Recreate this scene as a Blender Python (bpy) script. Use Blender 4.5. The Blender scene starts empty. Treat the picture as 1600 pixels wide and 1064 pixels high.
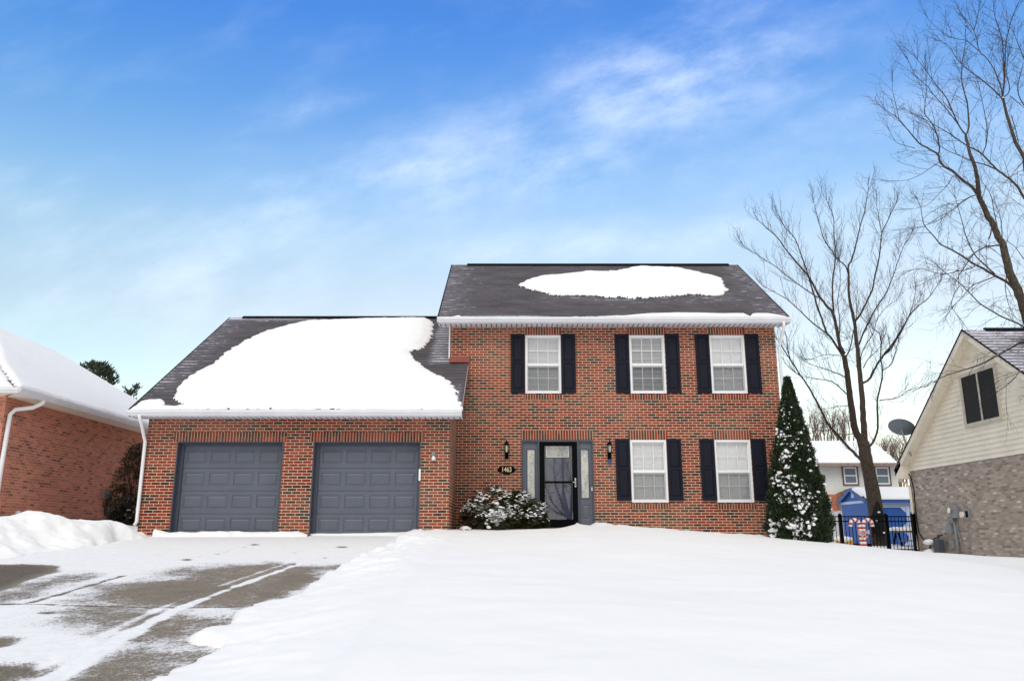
import bpy, math, random
import numpy as np
from mathutils import Vector, Matrix, noise as mnoise

# ------------------------------------------------------------------ basics
sc = bpy.context.scene
F = 1257.0; PITCH = math.atan(.240); CP, SP = math.cos(PITCH), math.sin(PITCH)
def at(px, py, Y):
    u = (px-800)/F; v = (532-py)/F; t = Y/(CP-v*SP)
    return Vector((u*t, Y, (SP+v*CP)*t))
def atX(px, py, X):
    u = (px-800)/F; v = (532-py)/F; t = X/u
    return Vector((X, (CP-v*SP)*t, (SP+v*CP)*t))
def atP(px, py, p0, n):
    u = (px-800)/F; v = (532-py)/F
    d = Vector((u, CP-v*SP, SP+v*CP)); t = p0.dot(n)/d.dot(n)
    return d*t
def atG(px, py):
    u = (px-800)/F; v = (532-py)/F
    d = Vector((u, CP-v*SP, SP+v*CP)); t = -1.53/(d.z-.081*d.y)
    return d*t
def lin(c):
    c = c/255.0
    return c/12.92 if c <= .04045 else ((c+.055)/1.055)**2.4
def S(r, g, b): return (lin(r), lin(g), lin(b), 1.0)
COL = bpy.context.collection

class MB:
    def __init__(s): s.v = []; s.f = []; s.uv = None
    def add(s, vs, fs):
        o = len(s.v); s.v.extend([tuple(v) for v in vs]); s.f.extend([tuple(i+o for i in f) for f in fs])
    def quad(s, a, b, c, d): s.add([a, b, c, d], [(0, 1, 2, 3)])
    def box(s, x0, x1, y0, y1, z0, z1):
        s.add([(x0,y0,z0),(x1,y0,z0),(x1,y1,z0),(x0,y1,z0),(x0,y0,z1),(x1,y0,z1),(x1,y1,z1),(x0,y1,z1)],
              [(0,3,2,1),(4,5,6,7),(0,1,5,4),(1,2,6,5),(2,3,7,6),(3,0,4,7)])
    def prism(s, poly, d):
        """poly: list of 3D points (planar), extruded by vector d"""
        n = len(poly); d = Vector(d); p = [Vector(q) for q in poly]
        s.add(p+[q+d for q in p], [tuple(range(n))[::-1], tuple(range(n, 2*n))]+[(i, (i+1) % n, n+(i+1) % n, n+i) for i in range(n)])
    def tube(s, path, rad, n=8, cap=True):
        P = [Vector(p) for p in path]
        if not hasattr(rad, '__len__'): rad = [rad]*len(P)
        o = len(s.v); up = None
        for i, p in enumerate(P):
            t = (P[min(i+1, len(P)-1)]-P[max(i-1, 0)])
            t = t.normalized() if t.length > 1e-9 else Vector((0, 0, 1))
            if up is None: up = t.orthogonal().normalized()
            a = (up-t*up.dot(t)); a = a.normalized() if a.length > 1e-6 else t.orthogonal().normalized()
            up = a; b = t.cross(a)
            for k in range(n):
                th = 2*math.pi*k/n
                s.v.append(tuple(p+(a*math.cos(th)+b*math.sin(th))*rad[i]))
        for i in range(len(P)-1):
            for k in range(n):
                k2 = (k+1) % n
                s.f.append((o+i*n+k, o+i*n+k2, o+(i+1)*n+k2, o+(i+1)*n+k))
        if cap:
            s.f.append(tuple(o+k for k in range(n))[::-1]); s.f.append(tuple(o+(len(P)-1)*n+k for k in range(n)))
    def blob(s, c, r, rz, seed=0, n=7, m=5):
        c = Vector(c); vs = []; rnd = random.Random(seed)
        for j in range(m+1):
            ph = math.pi*j/m
            for k in range(n):
                th = 2*math.pi*k/n; w = 1+rnd.uniform(-.22, .22)
                vs.append((c.x+r*w*math.sin(ph)*math.cos(th), c.y+r*w*math.sin(ph)*math.sin(th), c.z+rz*math.cos(ph)))
        fs = []
        for j in range(m):
            for k in range(n): fs.append((j*n+k, j*n+(k+1) % n, (j+1)*n+(k+1) % n, (j+1)*n+k)[::-1])
        s.add(vs, fs)
    def lathe(s, prof, c, n=12):
        c = Vector(c); vs = []; m = len(prof)
        for r, z in prof:
            for k in range(n):
                th = 2*math.pi*k/n; vs.append((c.x+r*math.cos(th), c.y+r*math.sin(th), c.z+z))
        fs = [(j*n+k, j*n+(k+1) % n, (j+1)*n+(k+1) % n, (j+1)*n+k) for j in range(m-1) for k in range(n)]
        s.add(vs, fs)
    def build(s, name, mat, parent=None, smooth=False, loc=None, bevel=0):
        me = bpy.data.meshes.new(name)
        org = Vector((0, 0, 0))
        if parent is not None: org = Vector(parent.get('_org', (0, 0, 0)))
        elif loc is not None: org = Vector(loc)
        me.from_pydata([(x-org.x, y-org.y, z-org.z) for x, y, z in s.v], [], s.f)
        me.materials.append(mat)
        if smooth: me.polygons.foreach_set('use_smooth', [True]*len(me.polygons))
        me.update()
        o = bpy.data.objects.new(name, me); COL.objects.link(o)
        if parent is not None: o.parent = parent; o['_org'] = tuple(org)
        else: o.location = org; o['_org'] = tuple(org)
        if bevel:
            m = o.modifiers.new('bevel', 'BEVEL'); m.width = bevel; m.segments = 2; m.limit_method = 'ANGLE'
        return o

def thing(name, loc, label, cat, group=None):
    o = bpy.data.objects.new(name, None); COL.objects.link(o); o.location = loc; o['_org'] = tuple(loc)
    o.empty_display_size = .2
    return tag(o, label, cat, group)
def tag(o, label=None, cat=None, group=None, kind=None):
    if label: o['label'] = label
    if cat: o['category'] = cat
    if group: o['group'] = group
    if kind: o['kind'] = kind
    return o

# ------------------------------------------------------------------ materials
class NT:
    def __init__(s, name):
        s.m = bpy.data.materials.new(name); s.m.use_nodes = True; s.t = s.m.node_tree
        s.t.nodes.clear(); s.out = s.n('ShaderNodeOutputMaterial')
    def n(s, typ, **kw):
        nd = s.t.nodes.new(typ)
        for k, v in kw.items(): setattr(nd, k, v)
        return nd
    def l(s, a, b): s.t.links.new(a, b)
    def put(s, sock, v):
        if isinstance(v, bpy.types.NodeSocket): s.l(v, sock)
        elif v is not None: sock.default_value = v
    def math(s, op, a, b=None, c=None, clamp=False):
        nd = s.n('ShaderNodeMath', operation=op, use_clamp=clamp)
        s.put(nd.inputs[0], a); s.put(nd.inputs[1], b)
        if c is not None: s.put(nd.inputs[2], c)
        return nd.outputs[0]
    def mix(s, f, a, b, bt='MIX'):
        nd = s.n('ShaderNodeMix', data_type='RGBA', blend_type=bt); s.put(nd.inputs[0], f); s.put(nd.inputs[6], a); s.put(nd.inputs[7], b)
        return nd.outputs[2]
    def noise(s, vec, scale, detail=3, rough=.5):
        nd = s.n('ShaderNodeTexNoise'); s.put(nd.inputs['Vector'], vec)
        nd.inputs['Scale'].default_value = scale; nd.inputs['Detail'].default_value = detail; nd.inputs['Roughness'].default_value = rough
        return nd.outputs[0]
    def ramp(s, f, stops, interp='LINEAR'):
        nd = s.n('ShaderNodeValToRGB'); s.put(nd.inputs[0], f); cr = nd.color_ramp; cr.interpolation = interp
        while len(cr.elements) < len(stops): cr.elements.new(.5)
        for e, (p, c) in zip(cr.elements, stops): e.position = p; e.color = c if len(c) == 4 else (*c, 1)
        return nd.outputs[0]
    def sep(s, vec):
        nd = s.n('ShaderNodeSeparateXYZ'); s.l(vec, nd.inputs[0]); return nd.outputs
    def comb(s, x, y, z=0.0):
        nd = s.n('ShaderNodeCombineXYZ')
        s.put(nd.inputs[0], x); s.put(nd.inputs[1], y); s.put(nd.inputs[2], z); return nd.outputs[0]
    def smooth(s, v, a, b, lo=0., hi=1.):
        nd = s.n('ShaderNodeMapRange', interpolation_type='SMOOTHSTEP'); s.put(nd.inputs[0], v)
        nd.inputs[1].default_value = a; nd.inputs[2].default_value = b; nd.inputs[3].default_value = lo; nd.inputs[4].default_value = hi
        return nd.outputs[0]
    def attr(s, name): return s.n('ShaderNodeAttribute', attribute_name=name).outputs['Fac']
    def pos(s): return s.n('ShaderNodeNewGeometry').outputs['Position']
    def bump(s, h, strength=.3, dist=.01, nrm=None):
        nd = s.n('ShaderNodeBump'); s.put(nd.inputs['Height'], h); nd.inputs['Strength'].default_value = strength
        nd.inputs['Distance'].default_value = dist
        if nrm is not None: s.l(nrm, nd.inputs['Normal'])
        return nd.outputs[0]
    def pbr(s, col, rough=.7, nrm=None, spec=.5, metal=0., **kw):
        nd = s.n('ShaderNodeBsdfPrincipled'); s.put(nd.inputs['Base Color'], col); s.put(nd.inputs['Roughness'], rough)
        nd.inputs['Specular IOR Level'].default_value = spec; nd.inputs['Metallic'].default_value = metal
        if nrm is not None: s.l(nrm, nd.inputs['Normal'])
        for k, v in kw.items(): s.put(nd.inputs[k], v)
        s.l(nd.outputs[0], s.out.inputs[0]); return nd

def brick_mat(name, stops, mortar, w=.2032, h=.0677, mo=.011, soldier=False, dark=None, darkamt=.0, bump=.5, fade=.0, flutter=.12):
    m = NT(name); g = m.n('ShaderNodeNewGeometry'); p = m.sep(g.outputs['Position']); nn = m.sep(g.outputs['True Normal'])
    side = m.math('GREATER_THAN', m.math('ABSOLUTE', nn[0]), .7)
    u = m.math('ADD', m.math('MULTIPLY', p[0], m.math('SUBTRACT', 1., side)), m.math('MULTIPLY', p[1], side))
    v = p[2]
    u = m.math('ADD', u, 100.); v = m.math('ADD', v, 50.06)
    row = m.math('FLOOR', m.math('DIVIDE', v, h))
    off = m.math('MULTIPLY', m.math('MODULO', row, 2.), 0. if soldier else .5)
    cu = m.math('ADD', m.math('DIVIDE', u, w), off)
    col = m.math('FLOOR', cu)
    fu = m.math('MULTIPLY', m.math('FRACT', cu), w); fv = m.math('MULTIPLY', m.math('FRACT', m.math('DIVIDE', v, h)), h)
    d = m.math('MINIMUM', fu, m.math('SUBTRACT', w, fu))
    if not soldier: d = m.math('MINIMUM', d, m.math('MINIMUM', fv, m.math('SUBTRACT', h, fv)))
    wob = m.math('MULTIPLY', m.math('SUBTRACT', m.noise(g.outputs['Position'], 60, 2), .5), .003)
    d = m.math('ADD', d, wob)
    mask = m.smooth(d, mo/2-.0015, mo/2+.0015)
    wn = m.n('ShaderNodeTexWhiteNoise', noise_dimensions='3D'); m.l(m.comb(col, row if not soldier else 0., side), wn.inputs['Vector'])
    r = wn.outputs['Value']; rc = m.sep(wn.outputs['Color'])
    base = m.ramp(r, stops)
    if dark is not None:
        ln = m.noise(m.comb(m.math('MULTIPLY', col, .28), m.math('MULTIPLY', row, .45), side), 1.0, 3, .6)
        dk = m.smooth(m.math('ADD', m.math('MULTIPLY', ln, 1.1), m.math('MULTIPLY', rc[1], .5)), 1.06-darkamt, 1.08-darkamt)
        base = m.mix(dk, base, dark)
    big = m.noise(g.outputs['Position'], .55, 4, .6)
    base = m.mix(m.smooth(m.noise(g.outputs['Position'], 35, 3, .7), .3, .8, 0, flutter*2), base, m.mix(.5, base, (0.02, .015, .012, 1)))
    base = m.mix(m.smooth(big, .35, .75, 0., .28), base, m.mix(.35, base, mortar))
    mcol = m.mix(m.noise(g.outputs['Position'], 8, 3), mortar, m.mix(.3, mortar, (.2, .15, .12, 1)))
    c = m.mix(mask, mcol, base)
    hgt = m.math('ADD', mask, m.math('MULTIPLY', m.noise(g.outputs['Position'], 120, 2), .3))
    m.pbr(c, .85, m.bump(hgt, bump, .006), .25)
    return m.m

def plain(name, col, rough=.5, spec=.4, noise=.06, scale=3., bump=0., metal=0., bscale=80):
    m = NT(name); p = m.pos()
    c = m.mix(m.smooth(m.noise(p, scale, 4, .6), .3, .75), col, tuple(x*(1-noise*2) for x in col[:3])+(1,))
    n = m.bump(m.noise(p, bscale, 3), bump, .004) if bump else None
    m.pbr(c, rough, n, spec, metal); return m.m

M = {}
RED = [(0., S(124, 40, 28)), (.25, S(140, 50, 34)), (.45, S(98, 40, 30)), (.6, S(130, 46, 32)), (.8, S(152, 66, 42)), (1., S(80, 33, 27))]
M['brick'] = brick_mat('red_brick', RED, S(218, 194, 166), mo=.0118, dark=S(56, 40, 36), darkamt=.135, bump=.25)
M['brick_soldier'] = brick_mat('red_brick_upright', RED, S(208, 184, 156), w=.0677, h=.3, mo=.012, soldier=True, dark=S(72, 50, 45), darkamt=.16)
M['brick_left'] = brick_mat('weathered_brick', [(0., S(176, 106, 88)), (.3, S(214, 138, 112)), (.6, S(180, 112, 94)), (.85, S(206, 134, 110)), (1., S(146, 94, 80))], S(226, 184, 160), h=.0677, w=.2032, mo=.009, dark=S(140, 92, 78), darkamt=.04, bump=.9)
M['brick_right'] = brick_mat('taupe_brick', [(0., S(142, 130, 120)), (.3, S(186, 172, 160)), (.5, S(158, 146, 136)), (.7, S(198, 186, 174)), (.9, S(170, 156, 146)), (1., S(226, 214, 204))], S(172, 164, 152), w=.2032, h=.0677, dark=S(140, 128, 118), darkamt=.0, bump=.6)
M['brick_far'] = brick_mat('orange_brick', [(0., S(190, 100, 70)), (1., S(205, 120, 86))], S(190, 150, 125))
M['white'] = plain('white_vinyl', S(236, 236, 238), .45, noise=.03)
M['white_trim'] = plain('white_metal_gutter', S(226, 227, 232), .4, noise=.05)
M['cream'] = plain('cream_paint', S(240, 232, 214), .5, noise=.04)
M['soffit'] = plain('soffit_white', S(226, 224, 232), .6, noise=.05)
M['navy'] = plain('dark_navy_shutter', S(20, 22, 36), .6, .2, noise=.08, bump=.05)
M['greydoor'] = plain('slate_grey_paint', S(92, 97, 109), .5, noise=.06, bump=.05)
M['greytrim'] = plain('slate_trim', S(72, 76, 89), .5, noise=.05)
M['black'] = plain('black_metal', S(4, 4, 6), .6, .08, noise=.1)
M['darkgrey'] = plain('dark_grey_metal', S(70, 76, 84), .5, noise=.1)
M['metalgrey'] = plain('grey_meter_metal', S(146, 150, 156), .5, noise=.12, scale=12)
M['silver'] = plain('brushed_silver', S(200, 200, 200), .3, metal=.9, noise=.02)
M['terracotta'] = plain('terracotta_flashing', S(150, 80, 66), .7, noise=.1, scale=8)
M['concrete'] = plain('concrete', S(150, 146, 132), .9, noise=.15, scale=9, bump=.4)
M['wood'] = plain('weathered_wood', S(150, 132, 120), .8, noise=.2, scale=6, bump=.3)
M['whitefence'] = plain('white_fence_boards', S(214, 214, 212), .7, noise=.08, scale=6)
M['blue'] = plain('blue_shed_paint', S(44, 92, 168), .6, noise=.1, scale=5)
M['lightblue'] = plain('pale_blue_trim', S(190, 205, 228), .6, noise=.05)
M['yellow'] = plain('yellow_plastic', S(214, 158, 40), .5, noise=.1)
M['redpaint'] = plain('red_plastic', S(190, 50, 36), .5)
M['gold'] = plain('cream_gold_numbers', S(226, 206, 160), .4)
M['brownroof'] = plain('brown_shingle', S(112, 92, 80), .9, noise=.2, scale=12, bump=.4)
M['interior'] = plain('dark_interior', S(58, 58, 62), .9)
M['blackcloth'] = plain('black_cloth', S(8, 8, 11), .9, noise=.3, scale=8, bump=.6, bscale=25)
M['screen_trim'] = plain('tan_frame', S(206, 198, 182), .5, noise=.05)
M['found'] = plain('mossy_foundation', S(92, 94, 78), .9, noise=.25, scale=7, bump=.4)

def bark(name, c1, c2, snow=.0):
    m = NT(name); p = m.pos(); s = m.sep(p)
    v = m.comb(m.math('MULTIPLY', s[0], 1.), m.math('MULTIPLY', s[1], 1.), m.math('MULTIPLY', s[2], .18))
    n1 = m.noise(v, 45, 4, .7); c = m.mix(m.smooth(n1, .35, .65), c1, c2)
    if snow:
        nz = m.sep(m.n('ShaderNodeNewGeometry').outputs['Normal'])[2]
        k = m.smooth(m.math('ADD', nz, m.math('MULTIPLY', m.noise(p, 5, 3), .9)), 1.18-snow*.1, 1.25-snow*.1)
        c = m.mix(k, c, S(238, 240, 246))
    m.pbr(c, .9, m.bump(n1, .6, .012), .2); return m.m
M['bark'] = bark('grey_brown_bark', S(90, 80, 69), S(50, 44, 38), .2)
M['twig'] = bark('twig_bark', S(66, 54, 51), S(44, 35, 34))
M['twig_far'] = bark('far_twig_bark', S(132, 112, 106), S(100, 84, 82))

def leaf(name, stops, rough=.6, spec=.3, snow=0.):
    m = NT(name); g = m.n('ShaderNodeNewGeometry')
    c = m.ramp(g.outputs['Random Per Island'], stops)
    c = m.mix(m.smooth(m.noise(g.outputs['Position'], 2.2, 3), .35, .7, 0, .5), c, m.mix(.5, c, (0.01, .012, .008, 1)))
    if snow:
        nz = m.math('ABSOLUTE', m.sep(g.outputs['Normal'])[2])
        k = m.smooth(m.math('ADD', m.math('MULTIPLY', nz, .5), m.noise(g.outputs['Position'], 4, 3)), .92-snow*.1, .98-snow*.1)
        c = m.mix(k, c, S(240, 242, 248))
    m.pbr(c, rough, None, spec); return m.m
M['cedar'] = leaf('cedar_sprays', [(0., S(24, 36, 22)), (.4, S(34, 50, 28)), (.75, S(46, 62, 32)), (1., S(62, 70, 38))])
M['cedar_dark'] = leaf('dark_cedar_sprays', [(0., S(24, 36, 20)), (.5, S(36, 52, 26)), (1., S(60, 68, 38))])
M['laurel'] = leaf('laurel_leaves', [(0., S(36, 44, 26)), (.5, S(58, 64, 36)), (.8, S(80, 74, 44)), (1., S(98, 84, 52))], .5)
M['pine'] = leaf('pine_needles', [(0., S(40, 52, 40)), (1., S(66, 76, 54))])
M['bushbrown'] = leaf('brown_bush_foliage', [(0., S(48, 34, 26)), (.5, S(66, 50, 34)), (1., S(84, 66, 44))])
M['bushgreen'] = leaf('dark_bush_foliage', [(0., S(30, 30, 26)), (1., S(48, 48, 38))])

def snow_mat(name, rough=.75):
    m = NT(name); p = m.pos()
    h = m.math('ADD', m.noise(p, 1.1, 4, .55), m.math('MULTIPLY', m.noise(p, 14, 3, .6), .12))
    h2 = m.noise(p, 70, 3, .6)
    n = m.bump(h2, .18, .006, m.bump(h, .25, .12))
    c = m.mix(m.noise(p, .6, 3), (.89, .89, .90, 1), (.86, .86, .875, 1))
    m.pbr(c, rough, n, .25, **{'Subsurface Weight': .0}); return m.m
M['snow'] = snow_mat('snow')

def shingle(name, dark, mid, tint=None, row=.20):
    """uv-less: uses attributes su (across) and sv (up the slope) and frost"""
    m = NT(name); u = m.attr('su'); v = m.attr('sv'); fr = m.attr('frost')
    rw = m.math('DIVIDE', v, row); ri = m.math('FLOOR', rw); rf = m.math('FRACT', rw)
    cu = m.math('ADD', m.math('DIVIDE', u, .30), m.math('MULTIPLY', m.math('MODULO', m.math('ADD', ri, 400.), 3.), .37)); ci = m.math('FLOOR', cu); cf = m.math('FRACT', cu)
    wn = m.n('ShaderNodeTexWhiteNoise', noise_dimensions='3D'); m.l(m.comb(ci, ri, 0.), wn.inputs['Vector'])
    vec = m.comb(u, m.math('MULTIPLY', v, 2.2), 0.)
    big = m.noise(vec, .9, 5, .65); fine = m.noise(m.comb(u, v, 0.), 55, 3, .8)
    c = m.mix(m.smooth(big, .35, .7), dark, mid)
    c = m.mix(m.math('MULTIPLY', wn.outputs['Value'], .5), c, m.mix(.6, c, mid))
    if tint: c = m.mix(m.smooth(m.noise(vec, 2.1, 4, .7), .42, .7, 0, .75), c, tint)
    c = m.mix(m.smooth(fine, .3, .8, 0, .35), c, S(150, 148, 156))
    # snow dust lodged along each course's butt edge and in streaks
    st = m.noise(m.comb(m.math('MULTIPLY', u, 1.6), m.math('MULTIPLY', v, 9.), 0.), 1.6, 5, .75)
    lodged = m.math('SUBTRACT', 1., m.smooth(rf, .0, .5))
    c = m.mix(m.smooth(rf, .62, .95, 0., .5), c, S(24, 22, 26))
    c = m.mix(m.math('MULTIPLY', lodged, m.smooth(big, .3, .7, .03, .24)), c, S(128, 124, 134))
    k = m.math('ADD', m.math('MULTIPLY', fr, 1.15), m.math('MULTIPLY', m.math('SUBTRACT', st, .5), 2.0))
    k = m.math('ADD', k, m.math('MULTIPLY', m.math('SUBTRACT', lodged, .4), .55))
    k = m.smooth(k, .66, .92)
    c = m.mix(k, c, S(232, 232, 242))
    soft = m.smooth(m.math('MULTIPLY', fr, m.math('ADD', .4, st)), .12, .9, 0, .38)
    c = m.mix(soft, c, S(190, 188, 204))
    hh = m.math('ADD', m.math('SUBTRACT', 1., rf), m.math('MULTIPLY', m.smooth(m.math('ABSOLUTE', m.math('SUBTRACT', cf, .5)), .47, .5, 0, 1), -.5))
    m.pbr(c, .85, m.bump(m.math('ADD', hh, m.math('MULTIPLY', fine, .25)), .9, .014), .3); return m.m
M['shingle'] = shingle('dark_shingles', S(40, 37, 40), S(78, 72, 76), S(78, 62, 62))
M['shingle_far'] = shingle('taupe_shingles', S(52, 44, 44), S(76, 66, 66))

def drive_mat():
    m = NT('driveway_concrete_with_snow'); p = m.pos(); bare = m.attr('bare'); dk = m.attr('dirt'); tr = m.attr('track')
    ps = m.sep(p); fine = m.noise(m.comb(m.math('MULTIPLY', ps[0], .75), ps[1], 0.), 34, 6, .95); fine2 = m.noise(p, 8, 5, .8); big = m.noise(p, 1.3, 4, .6); gr = m.noise(p, 160, 2, .8)
    base = m.mix(m.smooth(big, .3, .7), S(164, 150, 130), S(138, 126, 108))
    base = m.mix(m.smooth(gr, .42, .62), base, S(98, 92, 84)); base = m.mix(m.smooth(fine, .44, .62, 0, .6), base, S(96, 90, 84))
    base = m.mix(m.smooth(fine2, .5, .66, 0, .55), base, S(84, 76, 70)); base = m.mix(dk, base, S(66, 58, 50))
    base = m.mix(m.smooth(m.noise(p, 55, 3, .7), .52, .66, 0., .5), base, S(176, 168, 158))
    k = m.math('ADD', bare, m.math('MULTIPLY', m.math('SUBTRACT', m.math('ADD', m.math('MULTIPLY', fine, .7), m.math('MULTIPLY', fine2, .3)), .5), 4.6))
    k = m.math('SUBTRACT', k, m.math('MULTIPLY', tr, m.math('ADD', .35, fine2)))
    bm = m.smooth(k, .46, .58)
    icy = m.smooth(k, .18, .5, 0., .55)
    snow = m.mix(icy, m.mix(m.smooth(fine2, .35, .62), (.77, .78, .80, 1), (.87, .875, .89, 1)), S(188, 186, 192))
    c = m.mix(bm, snow, base)
    h = m.math('ADD', m.math('MULTIPLY', m.math('SUBTRACT', 1., bm), 1.), m.math('MULTIPLY', fine, .4))
    m.pbr(c, .8, m.bump(h, .5, .012), .3); return m.m
M['drive'] = drive_mat()

def glass_mat(name, tint=(1, 1, 1, 1), refl=.10):
    m = NT(name); tr = m.n('ShaderNodeBsdfTransparent'); tr.inputs[0].default_value = tint
    gl = m.n('ShaderNodeBsdfGlossy'); gl.inputs['Roughness'].default_value = .02
    lw = m.n('ShaderNodeLayerWeight'); lw.inputs[0].default_value = .25
    f = m.math('ADD', m.math('MULTIPLY', lw.outputs['Fresnel'], .7), refl, clamp=True)
    mx = m.n('ShaderNodeMixShader'); m.l(f, mx.inputs[0]); m.l(tr.outputs[0], mx.inputs[1]); m.l(gl.outputs[0], mx.inputs[2])
    m.l(mx.outputs[0], m.out.inputs[0]); return m.m
M['glass'] = glass_mat('window_glass', refl=.13)
M['doorglass'] = glass_mat('storm_glass', refl=.12)
M['darkglass'] = plain('dark_screened_glass', S(22, 16, 26), .5, .15, noise=.2, scale=4)
def screen_mat():
    m = NT('insect_screen'); tr = m.n('ShaderNodeBsdfTransparent'); df = m.n('ShaderNodeBsdfDiffuse'); df.inputs[0].default_value = S(60, 66, 78)
    mx = m.n('ShaderNodeMixShader'); mx.inputs[0].default_value = .26; m.l(tr.outputs[0], mx.inputs[1]); m.l(df.outputs[0], mx.inputs[2]); m.l(mx.outputs[0], m.out.inputs[0]); return m.m
M['screen'] = screen_mat()
M['blind'] = plain('blind_slats', S(252, 252, 253), .5, noise=.01)
def leaded():
    m = NT('leaded_glass'); p = m.sep(m.pos())
    v = m.comb(p[0], m.math('MULTIPLY', p[2], 1.), 0.)
    vo = m.n('ShaderNodeTexVoronoi', feature='DISTANCE_TO_EDGE'); m.l(v, vo.inputs['Vector']); vo.inputs['Scale'].default_value = 11
    k = m.smooth(vo.outputs['Distance'], .03, .07)
    c = m.mix(m.smooth(m.noise(m.comb(p[0], m.math('MULTIPLY', p[2], .3), 0.), 9, 3), .35, .65), S(150, 158, 164), S(196, 196, 188))
    c = m.mix(k, S(204, 198, 176), c)
    m.pbr(c, .15, m.bump(m.noise(v, 40, 2), .5, .01), .8); return m.m
M['leaded'] = leaded()

# ------------------------------------------------------------------ polygon tools
def sdf(X, Y, poly):
    """signed distance, positive inside; X, Y numpy arrays"""
    poly = np.array(poly, float); d = np.full(X.shape, 1e9); ins = np.zeros(X.shape, bool)
    n = len(poly)
    for i in range(n):
        ax, ay = poly[i]; bx, by = poly[(i+1) % n]
        ex, ey = bx-ax, by-ay; wx, wy = X-ax, Y-ay
        t = np.clip((wx*ex+wy*ey)/(ex*ex+ey*ey+1e-12), 0, 1)
        d = np.minimum(d, (wx-ex*t)**2+(wy-ey*t)**2)
        c = ((ay > Y) != (by > Y)) & (X < (bx-ax)*(Y-ay)/((by-ay) if abs(by-ay) > 1e-12 else 1e-12)+ax)
        ins ^= c
    d = np.sqrt(d); return np.where(ins, d, -d)
_rs = np.random.RandomState(7); _T = _rs.rand(256, 256)
def vnoise(X, Y):
    xi = np.floor(X).astype(int); yi = np.floor(Y).astype(int); fx = X-xi; fy = Y-yi
    fx = fx*fx*(3-2*fx); fy = fy*fy*(3-2*fy)
    g = lambda a, b: _T[a % 256, b % 256]
    return (g(xi, yi)*(1-fx)+g(xi+1, yi)*fx)*(1-fy)+(g(xi, yi+1)*(1-fx)+g(xi+1, yi+1)*fx)*fy
def fbm(X, Y, sc_=1., o=4):
    s = 0; a = .5; n = 0
    for k in range(o):
        s = s+a*vnoise(X*sc_+17*k, Y*sc_+31*k); n += a; a *= .5; sc_ *= 2.03
    return s/n
def sstep(a, b, x):
    t = np.clip((x-a)/(b-a), 0, 1); return t*t*(3-2*t)

def grid_mesh(name, P, mat, parent=None, keep=None, attrs=None, smooth=True, loc=None):
    """P: (n,m,3) array -> one mesh sheet; keep: (n-1,m-1) bool"""
    n, m_ = P.shape[:2]; org = np.array(parent['_org'] if parent is not None else (loc or (0, 0, 0)), float)
    idx = np.arange(n*m_).reshape(n, m_)
    q = np.stack([idx[:-1, :-1], idx[:-1, 1:], idx[1:, 1:], idx[1:, :-1]], -1).reshape(-1, 4)
    if keep is not None: q = q[keep.reshape(-1)]
    used = np.unique(q); remap = -np.ones(n*m_, int); remap[used] = np.arange(len(used)); q = remap[q]
    V = (P.reshape(-1, 3)-org)[used]
    me = bpy.data.meshes.new(name); me.vertices.add(len(V)); me.vertices.foreach_set('co', V.ravel().astype(np.float32))
    me.loops.add(len(q)*4); me.loops.foreach_set('vertex_index', q.ravel().astype(np.int32))
    me.polygons.add(len(q)); me.polygons.foreach_set('loop_start', (np.arange(len(q))*4).astype(np.int32))
    me.polygons.foreach_set('loop_total', np.full(len(q), 4, np.int32))
    if smooth: me.polygons.foreach_set('use_smooth', np.ones(len(q), bool))
    me.update(calc_edges=True); me.validate(); me.materials.append(mat)
    for k, a in (attrs or {}).items():
        at_ = me.attributes.new(k, 'FLOAT', 'POINT'); at_.data.foreach_set('value', a.reshape(-1)[used].astype(np.float32))
    o = bpy.data.objects.new(name, me); COL.objects.link(o); o['_org'] = tuple(org)
    if parent is not None: o.parent = parent
    else: o.location = tuple(org)
    return o

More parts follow.
